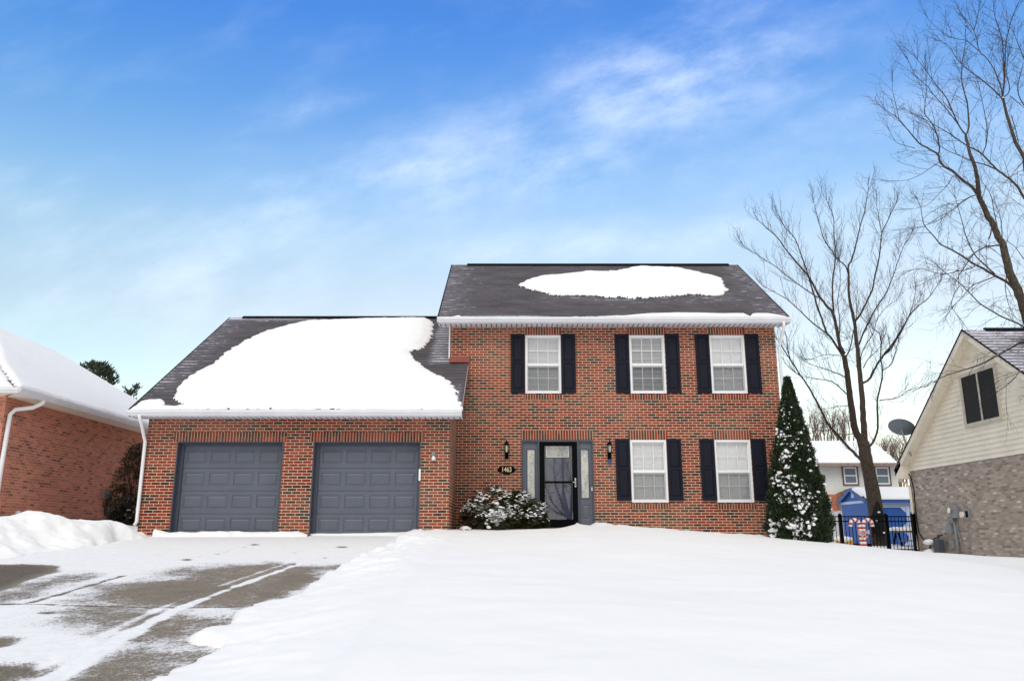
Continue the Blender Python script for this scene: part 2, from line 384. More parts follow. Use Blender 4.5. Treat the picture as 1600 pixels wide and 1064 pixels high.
class RoofPlane:
    """slope with eave point e0 (at u=0), unit across vector U, unit up-slope vector W"""
    def __init__(s, e0, U, W): s.e = Vector(e0); s.U = Vector(U).normalized(); s.W = Vector(W).normalized(); s.N = s.U.cross(s.W).normalized(); s.N = s.N if s.N.z > 0 else -s.N
    def px(s, x, y):
        p = atP(x, y, s.e, s.N)-s.e; return (p.dot(s.U), p.dot(s.W))
    def P(s, u, v, h=0.):
        e = np.array(s.e); U = np.array(s.U); W = np.array(s.W); N = np.array(s.N)
        return e+u[..., None]*U+v[..., None]*W+(h[..., None] if hasattr(h, 'shape') else h)*N
    def sheet(s, name, poly, mat, parent, frostf=None, step=.12, h=0.):
        """poly in (u,v); clipped by polygon through a fine grid for convex quads: 4 corners given as rows"""
        (a, b, c, d) = [np.array(q, float) for q in poly]   # a->b eave, d->c ridge
        nu = max(2, int(np.linalg.norm(b-a)/step)); nv = max(2, int(np.linalg.norm(d-a)/step))
        t = np.linspace(0, 1, nv)[:, None, None]; r = np.linspace(0, 1, nu)[None, :, None]
        Q = (a*(1-r)+b*r)*(1-t)+(d*(1-r)+c*r)*t
        u, v = Q[..., 0], Q[..., 1]
        fr = frostf(u, v) if frostf else np.zeros_like(u)
        return grid_mesh(name, s.P(u, v, h), mat, parent, attrs={'su': u+50, 'sv': v+20, 'frost': fr}, smooth=False)
    def snow(s, name, poly, parent, thick=.10, step=.035, rag=.06, stretch=3., soft=.16, mat=None):
        poly = np.array(poly); lo = poly.min(0)-.15; hi = poly.max(0)+.15
        uu = np.arange(lo[0], hi[0], step); vv = np.arange(lo[1], hi[1], step); u, v = np.meshgrid(uu, vv)
        d = sdf(u, v, poly)+(fbm(u, v*stretch, 3.0)-.5)*rag*2+(fbm(u, v*stretch, 14.0)-.5)*rag*.8
        th = thick*np.sqrt(np.clip(d/soft, 0, 1))*(.85+.3*fbm(u, v, 1.2))
        h = .006+th; h = np.where(d <= 0, -.01, h)
        k = (d[:-1, :-1] > -step*.9) & (d[1:, :-1] > -step*.9) & (d[:-1, 1:] > -step*.9) & (d[1:, 1:] > -step*.9)
        return grid_mesh(name, s.P(u, v, h), mat or M['snow'], parent, keep=k)

# ------------------------------------------------------------------ terrain
CTRL = []
def cz(x, y, z): CTRL.append((x, y, z))
for px, py, Y in [(640,835,18.05),(700,830,18.15),(720,830,19.9),(760,831,19.7),(800,831,19.5),(848,832,19.5),(862,836,19.4),(888,836,19.4),(899,826,19.35),(909,821,19.35),(926,819.5,19.5),(950,823,19.7),(1000,825,20.),(1100,832,20.),(1180,837,20.),(1285,852,22.5),(1330,856,25.5),(1430,861,27.2),(1375,851,30.),(1240,842,21.3)]:
    p = at(px, py, Y); cz(p.x, p.y, p.z)
for px, py, Y in [(0,812,16.2),(30,802,16.2),(65,800,16.2),(110,808,16.3),(132,817,16.6),(150,812.5,17.2),(185,813,17.3),(205,823,17.5),(214,829,17.7),(228,828,17.95),(240,826,18.0),(258,833,18.0)]:
    p = at(px, py, Y); cz(p.x, p.y, p.z)
for q in [(13.3,21.6,-.64),(14.5,20,-.68),(13.3,26.5,-.57),(13.0,18.,-.62),(11.,24.5,-.53),(9.5,20,-.42),(11,17,-.62),(13.5,13,-.9),(19,16,-.7),
          (0,15,-.16),(3,16,-.12),(6,16,-.35),(-.5,17.6,.0),(0,10,-.55),(4,12,-.5),(6,9,-.85),(10,11,-.9),(1,5,-.95),(7,4,-1.35),(12,6,-1.3),(-1,2,-1.25),(3,0,-1.5),(10,-2,-1.7),
          (-11.75,19.5,.30),(-11.75,23.5,.30),(-10,20,.25),(-9.5,24,.25),(-13,15,.4),(-16,15,.4),(-12,12,-.1),(-11,8,-.5),(-11,3,-1.0),(-11,-2,-1.4),(-20,10,0.),(-20,25,.4),(-9,19,.15),
          (10,35,-.45),(20,35,-.42),(0,35,-.3),(14,33,-.40),(-15,35,.3),(25,50,-.4),(-25,50,.2),(30,20,-.5)]: cz(*q)
_c = np.array(CTRL); _n = len(_c)
def plane_z(x, y): return -1.53+.081*np.clip(y, -6, 19)
_K = np.sqrt(((_c[:, None, :2]-_c[None, :, :2])**2).sum(-1)+.04); _w = np.linalg.solve(_K+np.eye(_n)*.01, _c[:, 2]-plane_z(_c[:, 0], _c[:, 1]))
def lawn_z(X, Y):
    Xc = np.clip(X, -25, 32); Yc = np.clip(Y, -6, 55)
    r = np.zeros(X.shape)
    for i in range(_n): r += _w[i]*np.sqrt((Xc-_c[i, 0])**2+(Yc-_c[i, 1])**2+.04)
    return plane_z(Xc, Yc)+r

DR = [(616,841),(598,858),(576,870),(552,878),(528,886),(500,900),(476,914),(458,928),(430,940),(400,946),(368,957),(350,972),(338,982),(300,991),(268,1004),(290,1014),(306,1019),(280,1038),(246,1054),(230,1064),(190,1100),(120,1180)]
drive_poly = [tuple(atG(*p)[:2]) for p in DR]+[(-3.2,-4),(-11,-4),(-10.6,6),(-10.2,9),(-9.5,11.5),(-8.8,13.),(-8.3,14.5),(-8.0,16.3),(-7.85,18.3),(-2.75,18.3)]
# terrain sheet: fine near the driveway, coarse far away
def axis(segs):
    out = []
    for a, b, st in segs: out += list(np.arange(a, b, st))
    out.append(segs[-1][1]); return np.array(out)
xs = axis([(-400,-60,40),(-60,-16,4),(-16,-11.4,.35),(-11.4,-1.2,.06),(-1.2,10,.16),(10,16,.35),(16,60,4),(60,400,40)])
ys = axis([(-200,-40,20),(-40,-4,3),(-4,4,.5),(4,19.9,.06),(19.9,30,.3),(30,60,2.5),(60,600,40)])
TX, TY = np.meshgrid(xs, ys)
def terrain(TX, TY):
    L = lawn_z(TX, TY)
    zd = -1.53+.081*TY
    L = L+(fbm(TX, TY, .5, 4)-.5)*.09+(fbm(TX, TY, 2.2, 3)-.5)*.028
    # lumps where snow was thrown up beside the drive, the door step and along the walls
    near_wall = sstep(1.2, 0., np.abs(TY-19.6))*sstep(-2, -1, TX)*sstep(8, 6, TX)
    L = L+near_wall*((fbm(TX, TY, 3.5, 3)-.5)*.12+(fbm(TX, TY, 9, 3)-.5)*.10)
    bank = sstep(2.2, .5, np.abs(TX+9.6))*sstep(11, 14, TY)*sstep(18.4, 17.3, TY)
    L = L+bank*((fbm(TX, TY, 1.7, 4)-.5)*.13+(fbm(TX, TY, 5.5, 3)-.5)*.07)
    jag = (fbm(TX, TY, 1.7, 3)-.5)*.28+(fbm(TX, TY, 7, 3)-.5)*.16
    d = -sdf(TX, TY, drive_poly)+np.where(TX > -6, jag-.10, jag*2.)
    inner = zd-.14
    right = TX > -6
    Lr = L+sstep(2.2, .6, d)*np.maximum(0, zd+.09-L)
    Lr = Lr-sstep(15, 11, TY)*np.maximum(0, Lr-(zd+.07+.10*np.clip(d, 0, 9)))*sstep(3.5, 1., d)
    Ll = L+sstep(4, 1.5, d)*np.maximum(0, zd+.03-L)
    prof_r = np.sqrt(np.clip(d/.26, 0, 1)); prof_l = sstep(0, 1.3-.85*sstep(15.5, 16.8, TY), d)
    edge = np.clip(d/.05, 0, 1)
    outr = zd+.02+(Lr-zd-.02)*(.28*np.sqrt(np.clip(d/.12, 0, 1))+.72*sstep(0, 1.1, d))+(.02+.17*fbm(TX+9, TY, 1.9, 3)*fbm(TX, TY+5, 7., 3)*1.2)*np.sqrt(np.clip(d/.13, 0, 1))*sstep(1.5, .3, d)*(.45+.55*sstep(9, 14, TY))
    outl = zd+.012+(Ll-zd-.012)*prof_l
    z = np.where(d <= 0, np.maximum(inner, zd-.14), np.where(right, outr, outl))
    z = np.where((TY > 18.25) | (TY < -3.9), L, z)
    # ridge of shovelled snow along the left garage door
    return z
TZ = terrain(TX, TY)
g = grid_mesh('snow_ground', np.stack([TX, TY, TZ], -1), M['snow'], loc=(0, 12, 0))
tag(g, kind='structure')
def gz(x, y):
    return float(terrain(np.array([[x]], float), np.array([[y]], float))[0, 0])

# driveway sheet
dx = np.arange(-11.2, -1.9, .045); dy = np.append(np.arange(-3.8, 18.2, .045), 18.45)
DX, DY = np.meshgrid(dx, dy); DZ = -1.53+.081*np.minimum(DY, 18.2)
bare = np.zeros_like(DX); dirt = np.zeros_like(DX); track = np.zeros_like(DX)
def patch(pts, soft, lvl=1., dk=0.):
    global bare, dirt
    w = [tuple(atG(*p)[:2]) for p in pts]
    d = sdf(DX, DY, w)+(fbm(DX, DY, 2.2, 4)-.5)*soft*2.2
    k = sstep(-soft*1.25, soft*1.25, d+(.08 if soft > .06 else 0))*lvl; bare = np.maximum(bare, k); dirt = np.maximum(dirt, sstep(-.1, .2, d)*dk)
patch([(-120,880),(0,883),(60,883),(85,886),(78,893),(40,905),(0,922),(-120,940)], .10, 1.1, .75)
patch([(-60,935),(0,924),(60,903),(135,897),(128,908),(95,920),(60,930),(0,944),(-60,950)], .30, .62, .3)
patch([(276,894),(340,885),(360,882),(420,880),(448,884),(530,885),(516,896),(490,908),(472,918),(448,932),(424,942),(360,948),(280,951),(168,949),(110,940),(140,924),(160,912),(224,906),(280,903)], .42, .8, 0)
patch([(180,925),(240,908),(330,905),(400,915),(380,935),(300,946),(200,944)], .35, 1.15, .1)
patch([(440,900),(500,896),(470,916),(440,932),(400,940),(395,920)], .25, 1.15, .1)
patch([(120,956),(168,951),(280,951),(350,970),(350,990),(262,1010),(310,1020),(272,1046),(226,1070),(140,1150),(20,1150),(60,1064),(130,1042),(180,1024),(212,1000),(160,992),(115,972)], .45, .74, 0)
patch([(215,985),(270,965),(330,968),(300,985),(250,1005),(200,1050),(150,1080),(120,1064),(180,1030)], .3, .95, .05)
patch([(-40,1045),(24,1040),(64,1041),(56,1054),(0,1064),(-60,1075)], .2, .9, .4)
patch([(-40,998),(0,997),(18,1000),(10,1008),(-30,1012)], .1, 1., .5)
for cx_, cy_, wx, wy in [(460,882,13,2),(292,875,10,1.6),(398,851,9,1.2),(534,855,9,1.2),(73,958,11,2.2),(341,866,2,1),(460,864,1.5,1),(508,872,1.5,1)]:
    patch([(cx_-wx,cy_),(cx_,cy_-wy),(cx_+wx,cy_),(cx_,cy_+wy)], .05, 1., .3)
def line(pts, w0, w1, lvl, tgt='track'):
    global track, bare, dirt
    w = [atG(*p) for p in pts]
    n = len(w)
    for i in range(n-1):
        a, b = w[i], w[i+1]; ex, ey = b.x-a.x, b.y-a.y
        t = np.clip(((DX-a.x)*ex+(DY-a.y)*ey)/(ex*ex+ey*ey), 0, 1)
        d = np.hypot(DX-a.x-ex*t, DY-a.y-ey*t); wd = w0+(w1-w0)*(i+t)/(n-1)
        k = sstep(wd, wd*.35, d+(fbm(DX, DY, 5, 2)-.5)*wd)*lvl
        if tgt == 'track': track = np.maximum(track, k)
        else: bare = np.maximum(bare, k); dirt = np.maximum(dirt, k*.6)
line([(528,860),(456,885),(368,916),(280,950),(220,980),(120,1040),(40,1090)], .055, .12, 1.15)
line([(505,860),(436,884),(340,916),(250,950),(190,978),(60,1045)], .04, .07, .5)
line([(192,900),(150,912),(100,927),(44,943)], .05, .05, .85, 'bare')
line([(0,944),(120,946),(280,950),(380,947)], .045, .045, 1.0, 'bare')
line([(398,851),(340,866),(292,875)], .02, .02, .35, 'bare')
DZ = DZ+.012*sstep(.5, .1, bare)+.006*(fbm(DX, DY, 3, 3)-.5)
dv = grid_mesh('driveway', np.stack([DX, DY, DZ], -1), M['drive'], attrs={'bare': bare, 'dirt': dirt, 'track': track}, loc=(-5, 8, -1))
tag(dv, kind='structure')
# small ridge of shovelled snow against the left garage door
def ridge_strip(name, pts, Yb, wid, parent_label):
    mb = []; n = 60
    X0, X1 = pts[0][0], pts[-1][0]; U, T = np.meshgrid(np.linspace(X0, X1, 160), np.linspace(0, 1, 14))
    top = np.interp(U, [p[0] for p in pts], [p[1] for p in pts])
    h = np.sqrt(np.clip(1-(2*T-1)**2, 0, 1)); rr = .75+.5*fbm(U, T, 4, 3)
    Yc = Yb+(T-1)*wid*rr; Z = -.085+(top+.085)*h*rr
    o = grid_mesh(name, np.stack([U, Yc, Z], -1), M['snow'], loc=((X0+X1)/2, Yb, -.07)); return tag(o, parent_label, 'snow ridge')
ridge_strip('snow_ridge', [(-7.8,.08),(-7.5,.02),(-7.1,.03),(-6.4,.05),(-5.2,.04),(-4.7,.05),(-4.45,-.02)], 18.24, .30, 'low lumpy ridge of snow along the foot of the left garage door')

# ------------------------------------------------------------------ wall / panel builders
def wall_xz(mb, x0, x1, z0, z1, Y, holes, reveal, ny=-1):
    """front face in plane Y with rectangular holes (x0,x1,z0,z1) and reveals going back"""
    X = sorted({x0, x1, *[h[0] for h in holes], *[h[1] for h in holes]}); Z = sorted({z0, z1, *[h[2] for h in holes], *[h[3] for h in holes]})
    for i in range(len(X)-1):
        for j in range(len(Z)-1):
            cx, cz_ = (X[i]+X[i+1])/2, (Z[j]+Z[j+1])/2
            if any(h[0] < cx < h[1] and h[2] < cz_ < h[3] for h in holes): continue
            mb.quad((X[i],Y,Z[j]),(X[i+1],Y,Z[j]),(X[i+1],Y,Z[j+1]),(X[i],Y,Z[j+1]))
    for a, b, c, d in holes:
        r = Y+reveal
        mb.quad((a,Y,c),(a,Y,d),(a,r,d),(a,r,c)); mb.quad((b,Y,d),(b,Y,c),(b,r,c),(b,r,d))
        mb.quad((a,Y,d),(b,Y,d),(b,r,d),(a,r,d)); mb.quad((a,Y,c),(a,r,c),(b,r,c),(b,Y,c))
def panel(mb, a, b, c, d, Y, depth=.012, m1=.012, m2=.03, m3=.06, out=0.):
    R = [(a,b,c,d,Y),(a+m1,b-m1,c+m1,d-m1,Y+depth),(a+m2,b-m2,c+m2,d-m2,Y+depth),(a+m3,b-m3,c+m3,d-m3,Y-out)]
    for p, q in zip(R, R[1:]):
        mb.quad((p[0],p[4],p[2]),(p[1],p[4],p[2]),(q[1],q[4],q[2]),(q[0],q[4],q[2]))
        mb.quad((p[1],p[4],p[2]),(p[1],p[4],p[3]),(q[1],q[4],q[3]),(q[1],q[4],q[2]))
        mb.quad((p[1],p[4],p[3]),(p[0],p[4],p[3]),(q[0],q[4],q[3]),(q[1],q[4],q[3]))
        mb.quad((p[0],p[4],p[3]),(p[0],p[4],p[2]),(q[0],q[4],q[2]),(q[0],q[4],q[3]))
    q = R[-1]; mb.quad((q[0],q[4],q[2]),(q[1],q[4],q[2]),(q[1],q[4],q[3]),(q[0],q[4],q[3]))
def panelled(mb, x0, x1, z0, z1, Y, rows, cols, thick=.03, **kw):
    holes = [(a, b, c, d) for (c, d) in rows for (a, b) in cols]
    wall_xz(mb, x0, x1, z0, z1, Y, [], 0) if not holes else None
    X = sorted({x0, x1, *[v for c in cols for v in c]}); Z = sorted({z0, z1, *[v for r in rows for v in r]})
    for i in range(len(X)-1):
        for j in range(len(Z)-1):
            cx, cz_ = (X[i]+X[i+1])/2, (Z[j]+Z[j+1])/2
            if any(h[0] < cx < h[1] and h[2] < cz_ < h[3] for h in holes): continue
            mb.quad((X[i],Y,Z[j]),(X[i+1],Y,Z[j]),(X[i+1],Y,Z[j+1]),(X[i],Y,Z[j+1]))
    for h in holes: panel(mb, *h, Y, **kw)
    r = Y+thick
    mb.quad((x0,Y,z0),(x0,Y,z1),(x0,r,z1),(x0,r,z0)); mb.quad((x1,Y,z1),(x1,Y,z0),(x1,r,z0),(x1,r,z1))
    mb.quad((x0,Y,z1),(x1,Y,z1),(x1,r,z1),(x0,r,z1)); mb.quad((x0,Y,z0),(x0,r,z0),(x1,r,z0),(x1,Y,z0))
def frame(mb, x0, x1, z0, z1, y0, y1, w, wt=None, wb=None):
    wt = wt or w; wb = wb or w
    mb.box(x0, x0+w, y0, y1, z0, z1); mb.box(x1-w, x1, y0, y1, z0, z1)
    mb.box(x0+w, x1-w, y0, y1, z1-wt, z1); mb.box(x0+w, x1-w, y0, y1, z0, z0+wb)

# ------------------------------------------------------------------ the brick house
YG, YM = 18.2, 20.2
GX0, GX1 = -8.25, -1.40
MX0, MX1 = -1.60, 6.80
ZG0, ZG1 = -.35, 2.52      # garage wall
ZM0, ZM1 = -.35, 5.20
YB = 27.8
house = thing('brick_house', (0, YM, 0), 'two storey red brick house with attached double garage, navy shutters and patchy roof snow', 'house')

doors = [(-7.55, -5.155), (-4.474, -2.056)]; DZ0, DZ1 = -.07, 2.02
wins = [(.34, 1.255, 3.465, 4.985), (3.02, 3.93, 3.465, 4.985), (5.09, 5.99, 3.465, 4.985), (2.955, 3.86, .75, 2.285), (5.065, 5.965, .75, 2.285)]
DOOR = (.235, 2.027, .10, 2.285)

mb = MB(); wall_xz(mb, GX0, GX1, ZG0, ZG1+.35, YG, [(a, b, DZ0-.28, DZ1) for a, b in doors], .24)
mb.quad((GX1,YG,ZG0),(GX1,YM,ZG0),(GX1,YM,ZG1+.2),(GX1,YG,ZG1+.2))
mb.quad((GX0,YG,ZG0),(GX0,YG,ZG1),(GX0,28.6,ZG1),(GX0,28.6,ZG0)); mb.quad((GX0,28.6,ZG0),(GX0,28.6,ZG1),(MX0,28.6,ZG1),(MX0,28.6,ZG0))
mb.add([(GX0,YG,ZG1),(GX0,28.6,ZG1),(GX0,23.44,6.1)], [(0,1,2)])
mb.build('garage_wall', M['brick'], house)
mb = MB(); wall_xz(mb, MX0, MX1, ZM0, ZM1+.2, YM, [*wins, DOOR], .11)
mb.add([(MX1,YM,ZM0),(MX1,YB,ZM0),(MX1,YB,ZM1),(MX1,24.0,8.02),(MX1,YM,ZM1)], [(0,1,2,3,4)])
mb.add([(MX0,YM,ZM0),(MX0,YB,ZM0),(MX0,YB,ZM1),(MX0,24.0,8.02),(MX0,YM,ZM1)], [(4,3,2,1,0)])
mb.quad((MX0,YB,ZM0),(MX1,YB,ZM0),(MX1,YB,ZM1),(MX0,YB,ZM1))
mb.build('wall', M['brick'], house)

# roofs
GE = (17.74, 2.69); GR = (23.44, 6.34); MEv = (19.80, 5.37); MR = (24.0, 8.20)
gs = Vector((0, GR[0]-GE[0], GR[1]-GE[1])); ms = Vector((0, MR[0]-MEv[0], MR[1]-MEv[1]))
RG = RoofPlane((0, *GE), (1,0,0), gs); RM = RoofPlane((0, *MEv), (1,0,0), ms)
GXL, GXR = -8.50, -1.12; MXL, MXR = -1.88, 7.06
LG, LM = gs.length, ms.length
vY = lambda y: (y-GE[0])/(GR[0]-GE[0])*LG
def frost_g(u, v):
    l = sstep(1.3, .1, u-GXL)*.20*sstep(0, 1.5, v)
    top = sstep(.55, .05, LG-v)*sstep(-3.5, -7.5, u)*.75
    strip = sstep(-2.35, -2.0, u)*sstep(2.7, 3.0, v)*.46
    low = sstep(-1.85, -1.45, u)*sstep(1.7, 1.2, v)*sstep(-1.12, -1.25, u)*.35
    return .10+np.maximum.reduce([l*1.3, top, strip, low])
def frost_m(u, v):
    l = sstep(1.6, .1, u-MXL)*.22; r = sstep(1.5, .1, MXR-u)*.2
    low = sstep(.28, .05, v)*sstep(-1.6, -.9, u)*sstep(1.5, .4, u)*.5
    mid = sstep(.4, .9, u)*sstep(6.6, 6.0, u)*sstep(.9, 1.3, v)*sstep(2.3, 1.9, v)*.20
    return .10+np.maximum.reduce([l*1.2, r*1.2, low, mid])
g1 = RG.sheet('garage_roof', [(GXL,-.04),(MX0,-.04),(MX0,LG),(GXL,LG)], M['shingle'], house, frost_g, .06)
# short right-hand piece in front of the main wall + undersides, back slope
g2 = RG.sheet('garage_roof_return', [(MX0,-.04),(GXR,-.04),(GXR,vY(YM)),(MX0,vY(YM))], M['shingle'], house, frost_g, .06)
m1 = RM.sheet('roof', [(MXL,-.04),(MXR,-.04),(MXR,LM),(MXL,LM)], M['shingle'], house, frost_m, .06)
mb = MB()
mb.quad((GXL,GR[0],GR[1]),(MX0,GR[0],GR[1]),(MX0,29.1,2.72),(GXL,29.1,2.72))
mb.quad((MXL,MR[0],MR[1]),(MXR,MR[0],MR[1]),(MXR,28.2,5.37),(MXL,28.2,5.37)); mb.build('back_roof', M['brownroof'], house)
# rake boards and soffit returns
mb = MB()
for X, (ey, ez), (ry, rz), by in [(GXL, GE, GR, 29.1), (MXL, MEv, MR, 28.2), (MXR, MEv, MR, 28.2)]:
    s = 1 if X == MXR else -1; x0, x1 = (X-.03, X) if s > 0 else (X, X+.03)
    for (a, b), (c, d) in [((ey, ez), (ry, rz)), ((ry, rz), (by, ez))]:
        mb.prism([(x0,a,b-.012),(x0,c,d-.012),(x0,c,d-.20),(x0,a,b-.20)], (x1-x0, 0, 0))
    mb.build('rake_board', M['white_trim'], house); mb = MB()
mb.prism([(GXR-.03,GE[0],GE[1]-.012),(GXR-.03,YM-.01,GE[1]+(YM-GE[0])*.64-.012),(GXR-.03,YM-.01,GE[1]+(YM-GE[0])*.64-.16),(GXR-.03,GE[0],GE[1]-.15)], (.03,0,0))
mb.build('rake_board', M['white_trim'], house)
mb = MB()   # dark shingle edge on the rakes
for X, (ey, ez), (ry, rz) in [(GXL, GE, GR), (MXL, MEv, MR), (MXR, MEv, MR)]:
    s = 1 if X == MXR else -1
    mb.prism([(X-.004*s,ey-.03,ez-.015),(X-.004*s,ry,rz+.004),(X-.004*s,ry,rz-.03),(X-.004*s,ey-.03,ez-.05)], (s*.03, 0, 0))
    mb.build('shingle_edge', M['black'], house); mb = MB()
# soffits with vent slots
def soffit(x0, x1, ywall, yedge, z, name):
    mb = MB(); mb.box(x0, x1, yedge, ywall, z, z+.015)
    so = mb.build(name, M['soffit'], house); mb = MB(); x = x0+.04
    while x < x1-.04:
        mb.box(x, x+.022, yedge+.03, ywall-.03, z-.005, z-.001); x += .13
    mb.build('vent_slots', M['darkgrey'], so); return so
soffit(GXL, GXR, YG, GE[0]+.03, 2.53, 'soffit'); soffit(MXL, MXR, YM, MEv[0]+.03, 5.205, 'soffit')
mb = MB(); mb.box(GXL, GXR, GE[0]+.0, GE[0]+.028, 2.52, 2.68); mb.build('fascia', M['white_trim'], house)
mb = MB(); mb.box(MXL, MXR, MEv[0]+.0, MEv[0]+.028, 5.195, 5.355); mb.build('fascia', M['white_trim'], house)
# end closures of the eaves (triangles)
mb = MB()
for X, (ey, ez), yw, zs_ in [(GXL, GE, YG, 2.53), (MXL, MEv, YM, 5.205), (MXR-.02, MEv, YM, 5.205)]:
    mb.prism([(X+.002,ey+.03,zs_+.01),(X+.002,yw+.1,zs_+.01),(X+.002,yw+.1,ez+(yw+.1-ey)*.64-.03),(X+.002,ey+.03,ez-.03)], (.016,0,0))
    mb.build('eave_return', M['white_trim'], house); mb = MB()
def gutter(x0, x1, y, ztop, parent, mat, h=.125, d=.12, axis_='x'):
    prof = [(0, 0), (0, -h), (-.65*d, -h), (-.78*d, -h*.72), (-d, -h*.45), (-d, -h*.08), (-d-.006, 0), (-d+.01, 0), (-d+.012, -h*.4), (-.7*d, -h*.66), (-.6*d, -h+.01), (-.012, -h+.01), (-.012, 0)]
    mb = MB()
    if axis_ == 'x': mb.prism([(x0, y+a, ztop+b) for a, b in prof], (x1-x0, 0, 0))
    else: mb.prism([(y+(-a if axis_ == 'y+' else a), x0, ztop+b) for a, b in prof], (0, x1-x0, 0))
    return mb.build('gutter', mat, parent)
gg = gutter(GXL-.02, GXR+.01, GE[0], 2.665, house, M['white_trim'])
gm = gutter(MXL-.02, MXR+.02, MEv[0], 5.34, house, M['white_trim'])
# ridge vents
mb = MB()
a = at(380, 495, GR[0]).x
mb.prism([(a,GR[0]-.14,GR[1]-.05),(a,GR[0],GR[1]+.045),(a,GR[0]+.14,GR[1]-.05),(a,GR[0],GR[1]-.02)], (MX0-a, 0, 0)); mb.build('ridge_vent', M['black'], house)
mb = MB(); a, b = at(730, 414, MR[0]).x, at(1138, 414, MR[0]).x
mb.prism([(a,MR[0]-.14,MR[1]-.05),(a,MR[0],MR[1]+.045),(a,MR[0]+.14,MR[1]-.05),(a,MR[0],MR[1]-.02)], (b-a, 0, 0)); mb.build('ridge_vent', M['black'], house)
# terracotta flashing block above the garage roof's corner, white corner trim
zf = GE[1]+(YM-GE[0])*.64
mb = MB(); mb.box(MX0+.0, GXR+.03, YM-.10, YM-.003, zf-.01, zf+.13); mb.build('flashing', M['terracotta'], house)
mb = MB(); mb.box(MX0-.03, MX0+.004, YM-.02, YM+.03, zf+.1, 5.2); mb.build('corner_trim', M['white'], house)
# roof snow
def R(rp, pts): return [rp.px(*p) for p in pts]
pg = R(RG, [(257,640),(286,632),(273,623),(278.6,608.6),(293,591),(313,579),(336,567.5),(353.6,551),(366,543),(382,533.6),(396,527),(414,519),(432,514),(450,508.6),(468,504.5),(486,501.4),(521,500.7),(557,499.5),(593,497.5),(640,497),(664,497.8),(673,501),(677,509),(677,516),(676,525),(673,533.6),(661,544),(643,549.6),(642,554),(644.6,560),(652,567),(664,576),(682,586),(700,596),(709,603),(714,612),(716,623),(719,632),(722,642)])
RG.snow('roof_snow', pg, g1, .085, .025, .09, 5., .30)
RG.snow('roof_snow', R(RG, [(204,641),(209,637),(221,628),(236,625),(253.6,624.6),(257,633.6),(287,636),(290,641)]), g1, .06, .02, .05, 5.)
pm = R(RM, [(810.5,447),(818,440),(843,432.6),(883,429),(915.6,425),(940,424.5),(966,423.6),(991.7,418),(1010,417),(1042.5,419),(1064,420),(1089.6,426),(1118.6,432.6),(1126,436),(1131,445),(1137.5,454),(1129.5,460),(1120,463),(1079,461),(1042.5,463),(1013.5,467),(992,466.5),(948,465),(919,461.6),(880,462),(861,461),(839.5,456),(828.6,453.6)])
RM.snow('roof_snow', pm, m1, .08, .02, .12, 3.5, .3)
pe = R(RM, [(876,498),(890,496),(930,495.5),(970,494.5),(1013.5,491),(1050,490),(1090,490),(1120,491),(1162,491),(1172,495),(1176,491),(1198,491),(1227,495),(1233,498)])
RM.snow('roof_snow', [(u, max(v, -.06)) for u, v in pe], m1, .07, .02, .03, 2.5)
RM.snow('roof_snow', [(u, max(v, -.06)) for u, v in R(RM, [(686,498.5),(690,496.5),(705,495.5),(716,493.5),(722,495),(740,495),(748,498)])], m1, .03, .015, .05, 4)

# garage doors
for (a, b) in doors:
    Yd = YG+.20; mb = MB(); w0, w1 = a+.10, b-.03-.05; h = (DZ1-.07-DZ0)/4
    for k in range(4):
        z0 = DZ0+k*h; cw = (w1-w0)/4
        cols = [(w0+i*cw+.05, w0+(i+1)*cw-.05) for i in range(4)]
        panelled(mb, w0, w1, z0+.004, z0+h-.004, Yd, [(z0+.11, z0+h-.10)], cols, .04, depth=.014, m1=.012, m2=.022, m3=.055)
    mb.box(w0, w1, Yd+.03, Yd+.05, DZ0, DZ0+4*h)
    gd = mb.build('garage_door', M['greydoor'], house)
    mb = MB()
    mb.box(a, a+.022, YG-.012, YG+.22, DZ0, DZ1); mb.box(b-.022, b, YG-.012, YG+.22, DZ0, DZ1); mb.box(a+.022, b-.022, YG-.012, YG+.22, DZ1-.022, DZ1)
    mb.box(a+.022, w0, YG+.15, YG+.24, DZ0, DZ1-.022); mb.box(w1, b-.022, YG+.15, YG+.24, DZ0, DZ1-.022); mb.box(w0, w1, YG+.15, YG+.24, DZ1-.075, DZ1-.022)
    mb.build('door_frame', M['greytrim'], gd)
    mb = MB(); mb.box(w0, w1, Yd-.01, Yd+.04, DZ0-.03, DZ0); mb.build('rubber_seal', M['black'], gd)
mb = MB(); mb.box(-7.7, -2.0, YG-.03, YG+.3, -.3, -.085); mb.build('garage_sill', M['concrete'], house)
mb = MB(); p = at(656, 742, YG+.02); mb.box(p.x-.02, p.x+.025, YG-.05, YG-.013, p.z-.13, p.z+.13); mb.build('door_sensor', M['white'], house, bevel=.008)

# soldier courses over and under openings
def lintel(a, b, z0, z1, Y, name='lintel'):
    mb = MB(); mb.box(a, b, Y-.006, Y+.05, z0, z1); return mb.build(name, M['brick_soldier'], house)
for a, b in doors: lintel(a-.09, b+.07, DZ1+.004, DZ1+.215, YG)
for a, b, c, d in wins[:3]: lintel(a-.02, b+.02, d+.004, 5.19, YM)
for a, b, c, d in wins[3:]: lintel(a-.04, b+.04, d+.004, d+.245, YM)
lintel(DOOR[0], DOOR[1], DOOR[3]+.004, DOOR[3]+.235, YM)
for a, b, c, d in wins:
    mb = MB(); mb.prism([(a-.03,YM-.025,c-.04),(a-.03,YM+.05,c-.004),(a-.03,YM+.05,c-.16),(a-.03,YM-.012,c-.16)], (b-a+.06,0,0)); mb.build('window_sill', M['brick_soldier'], house)

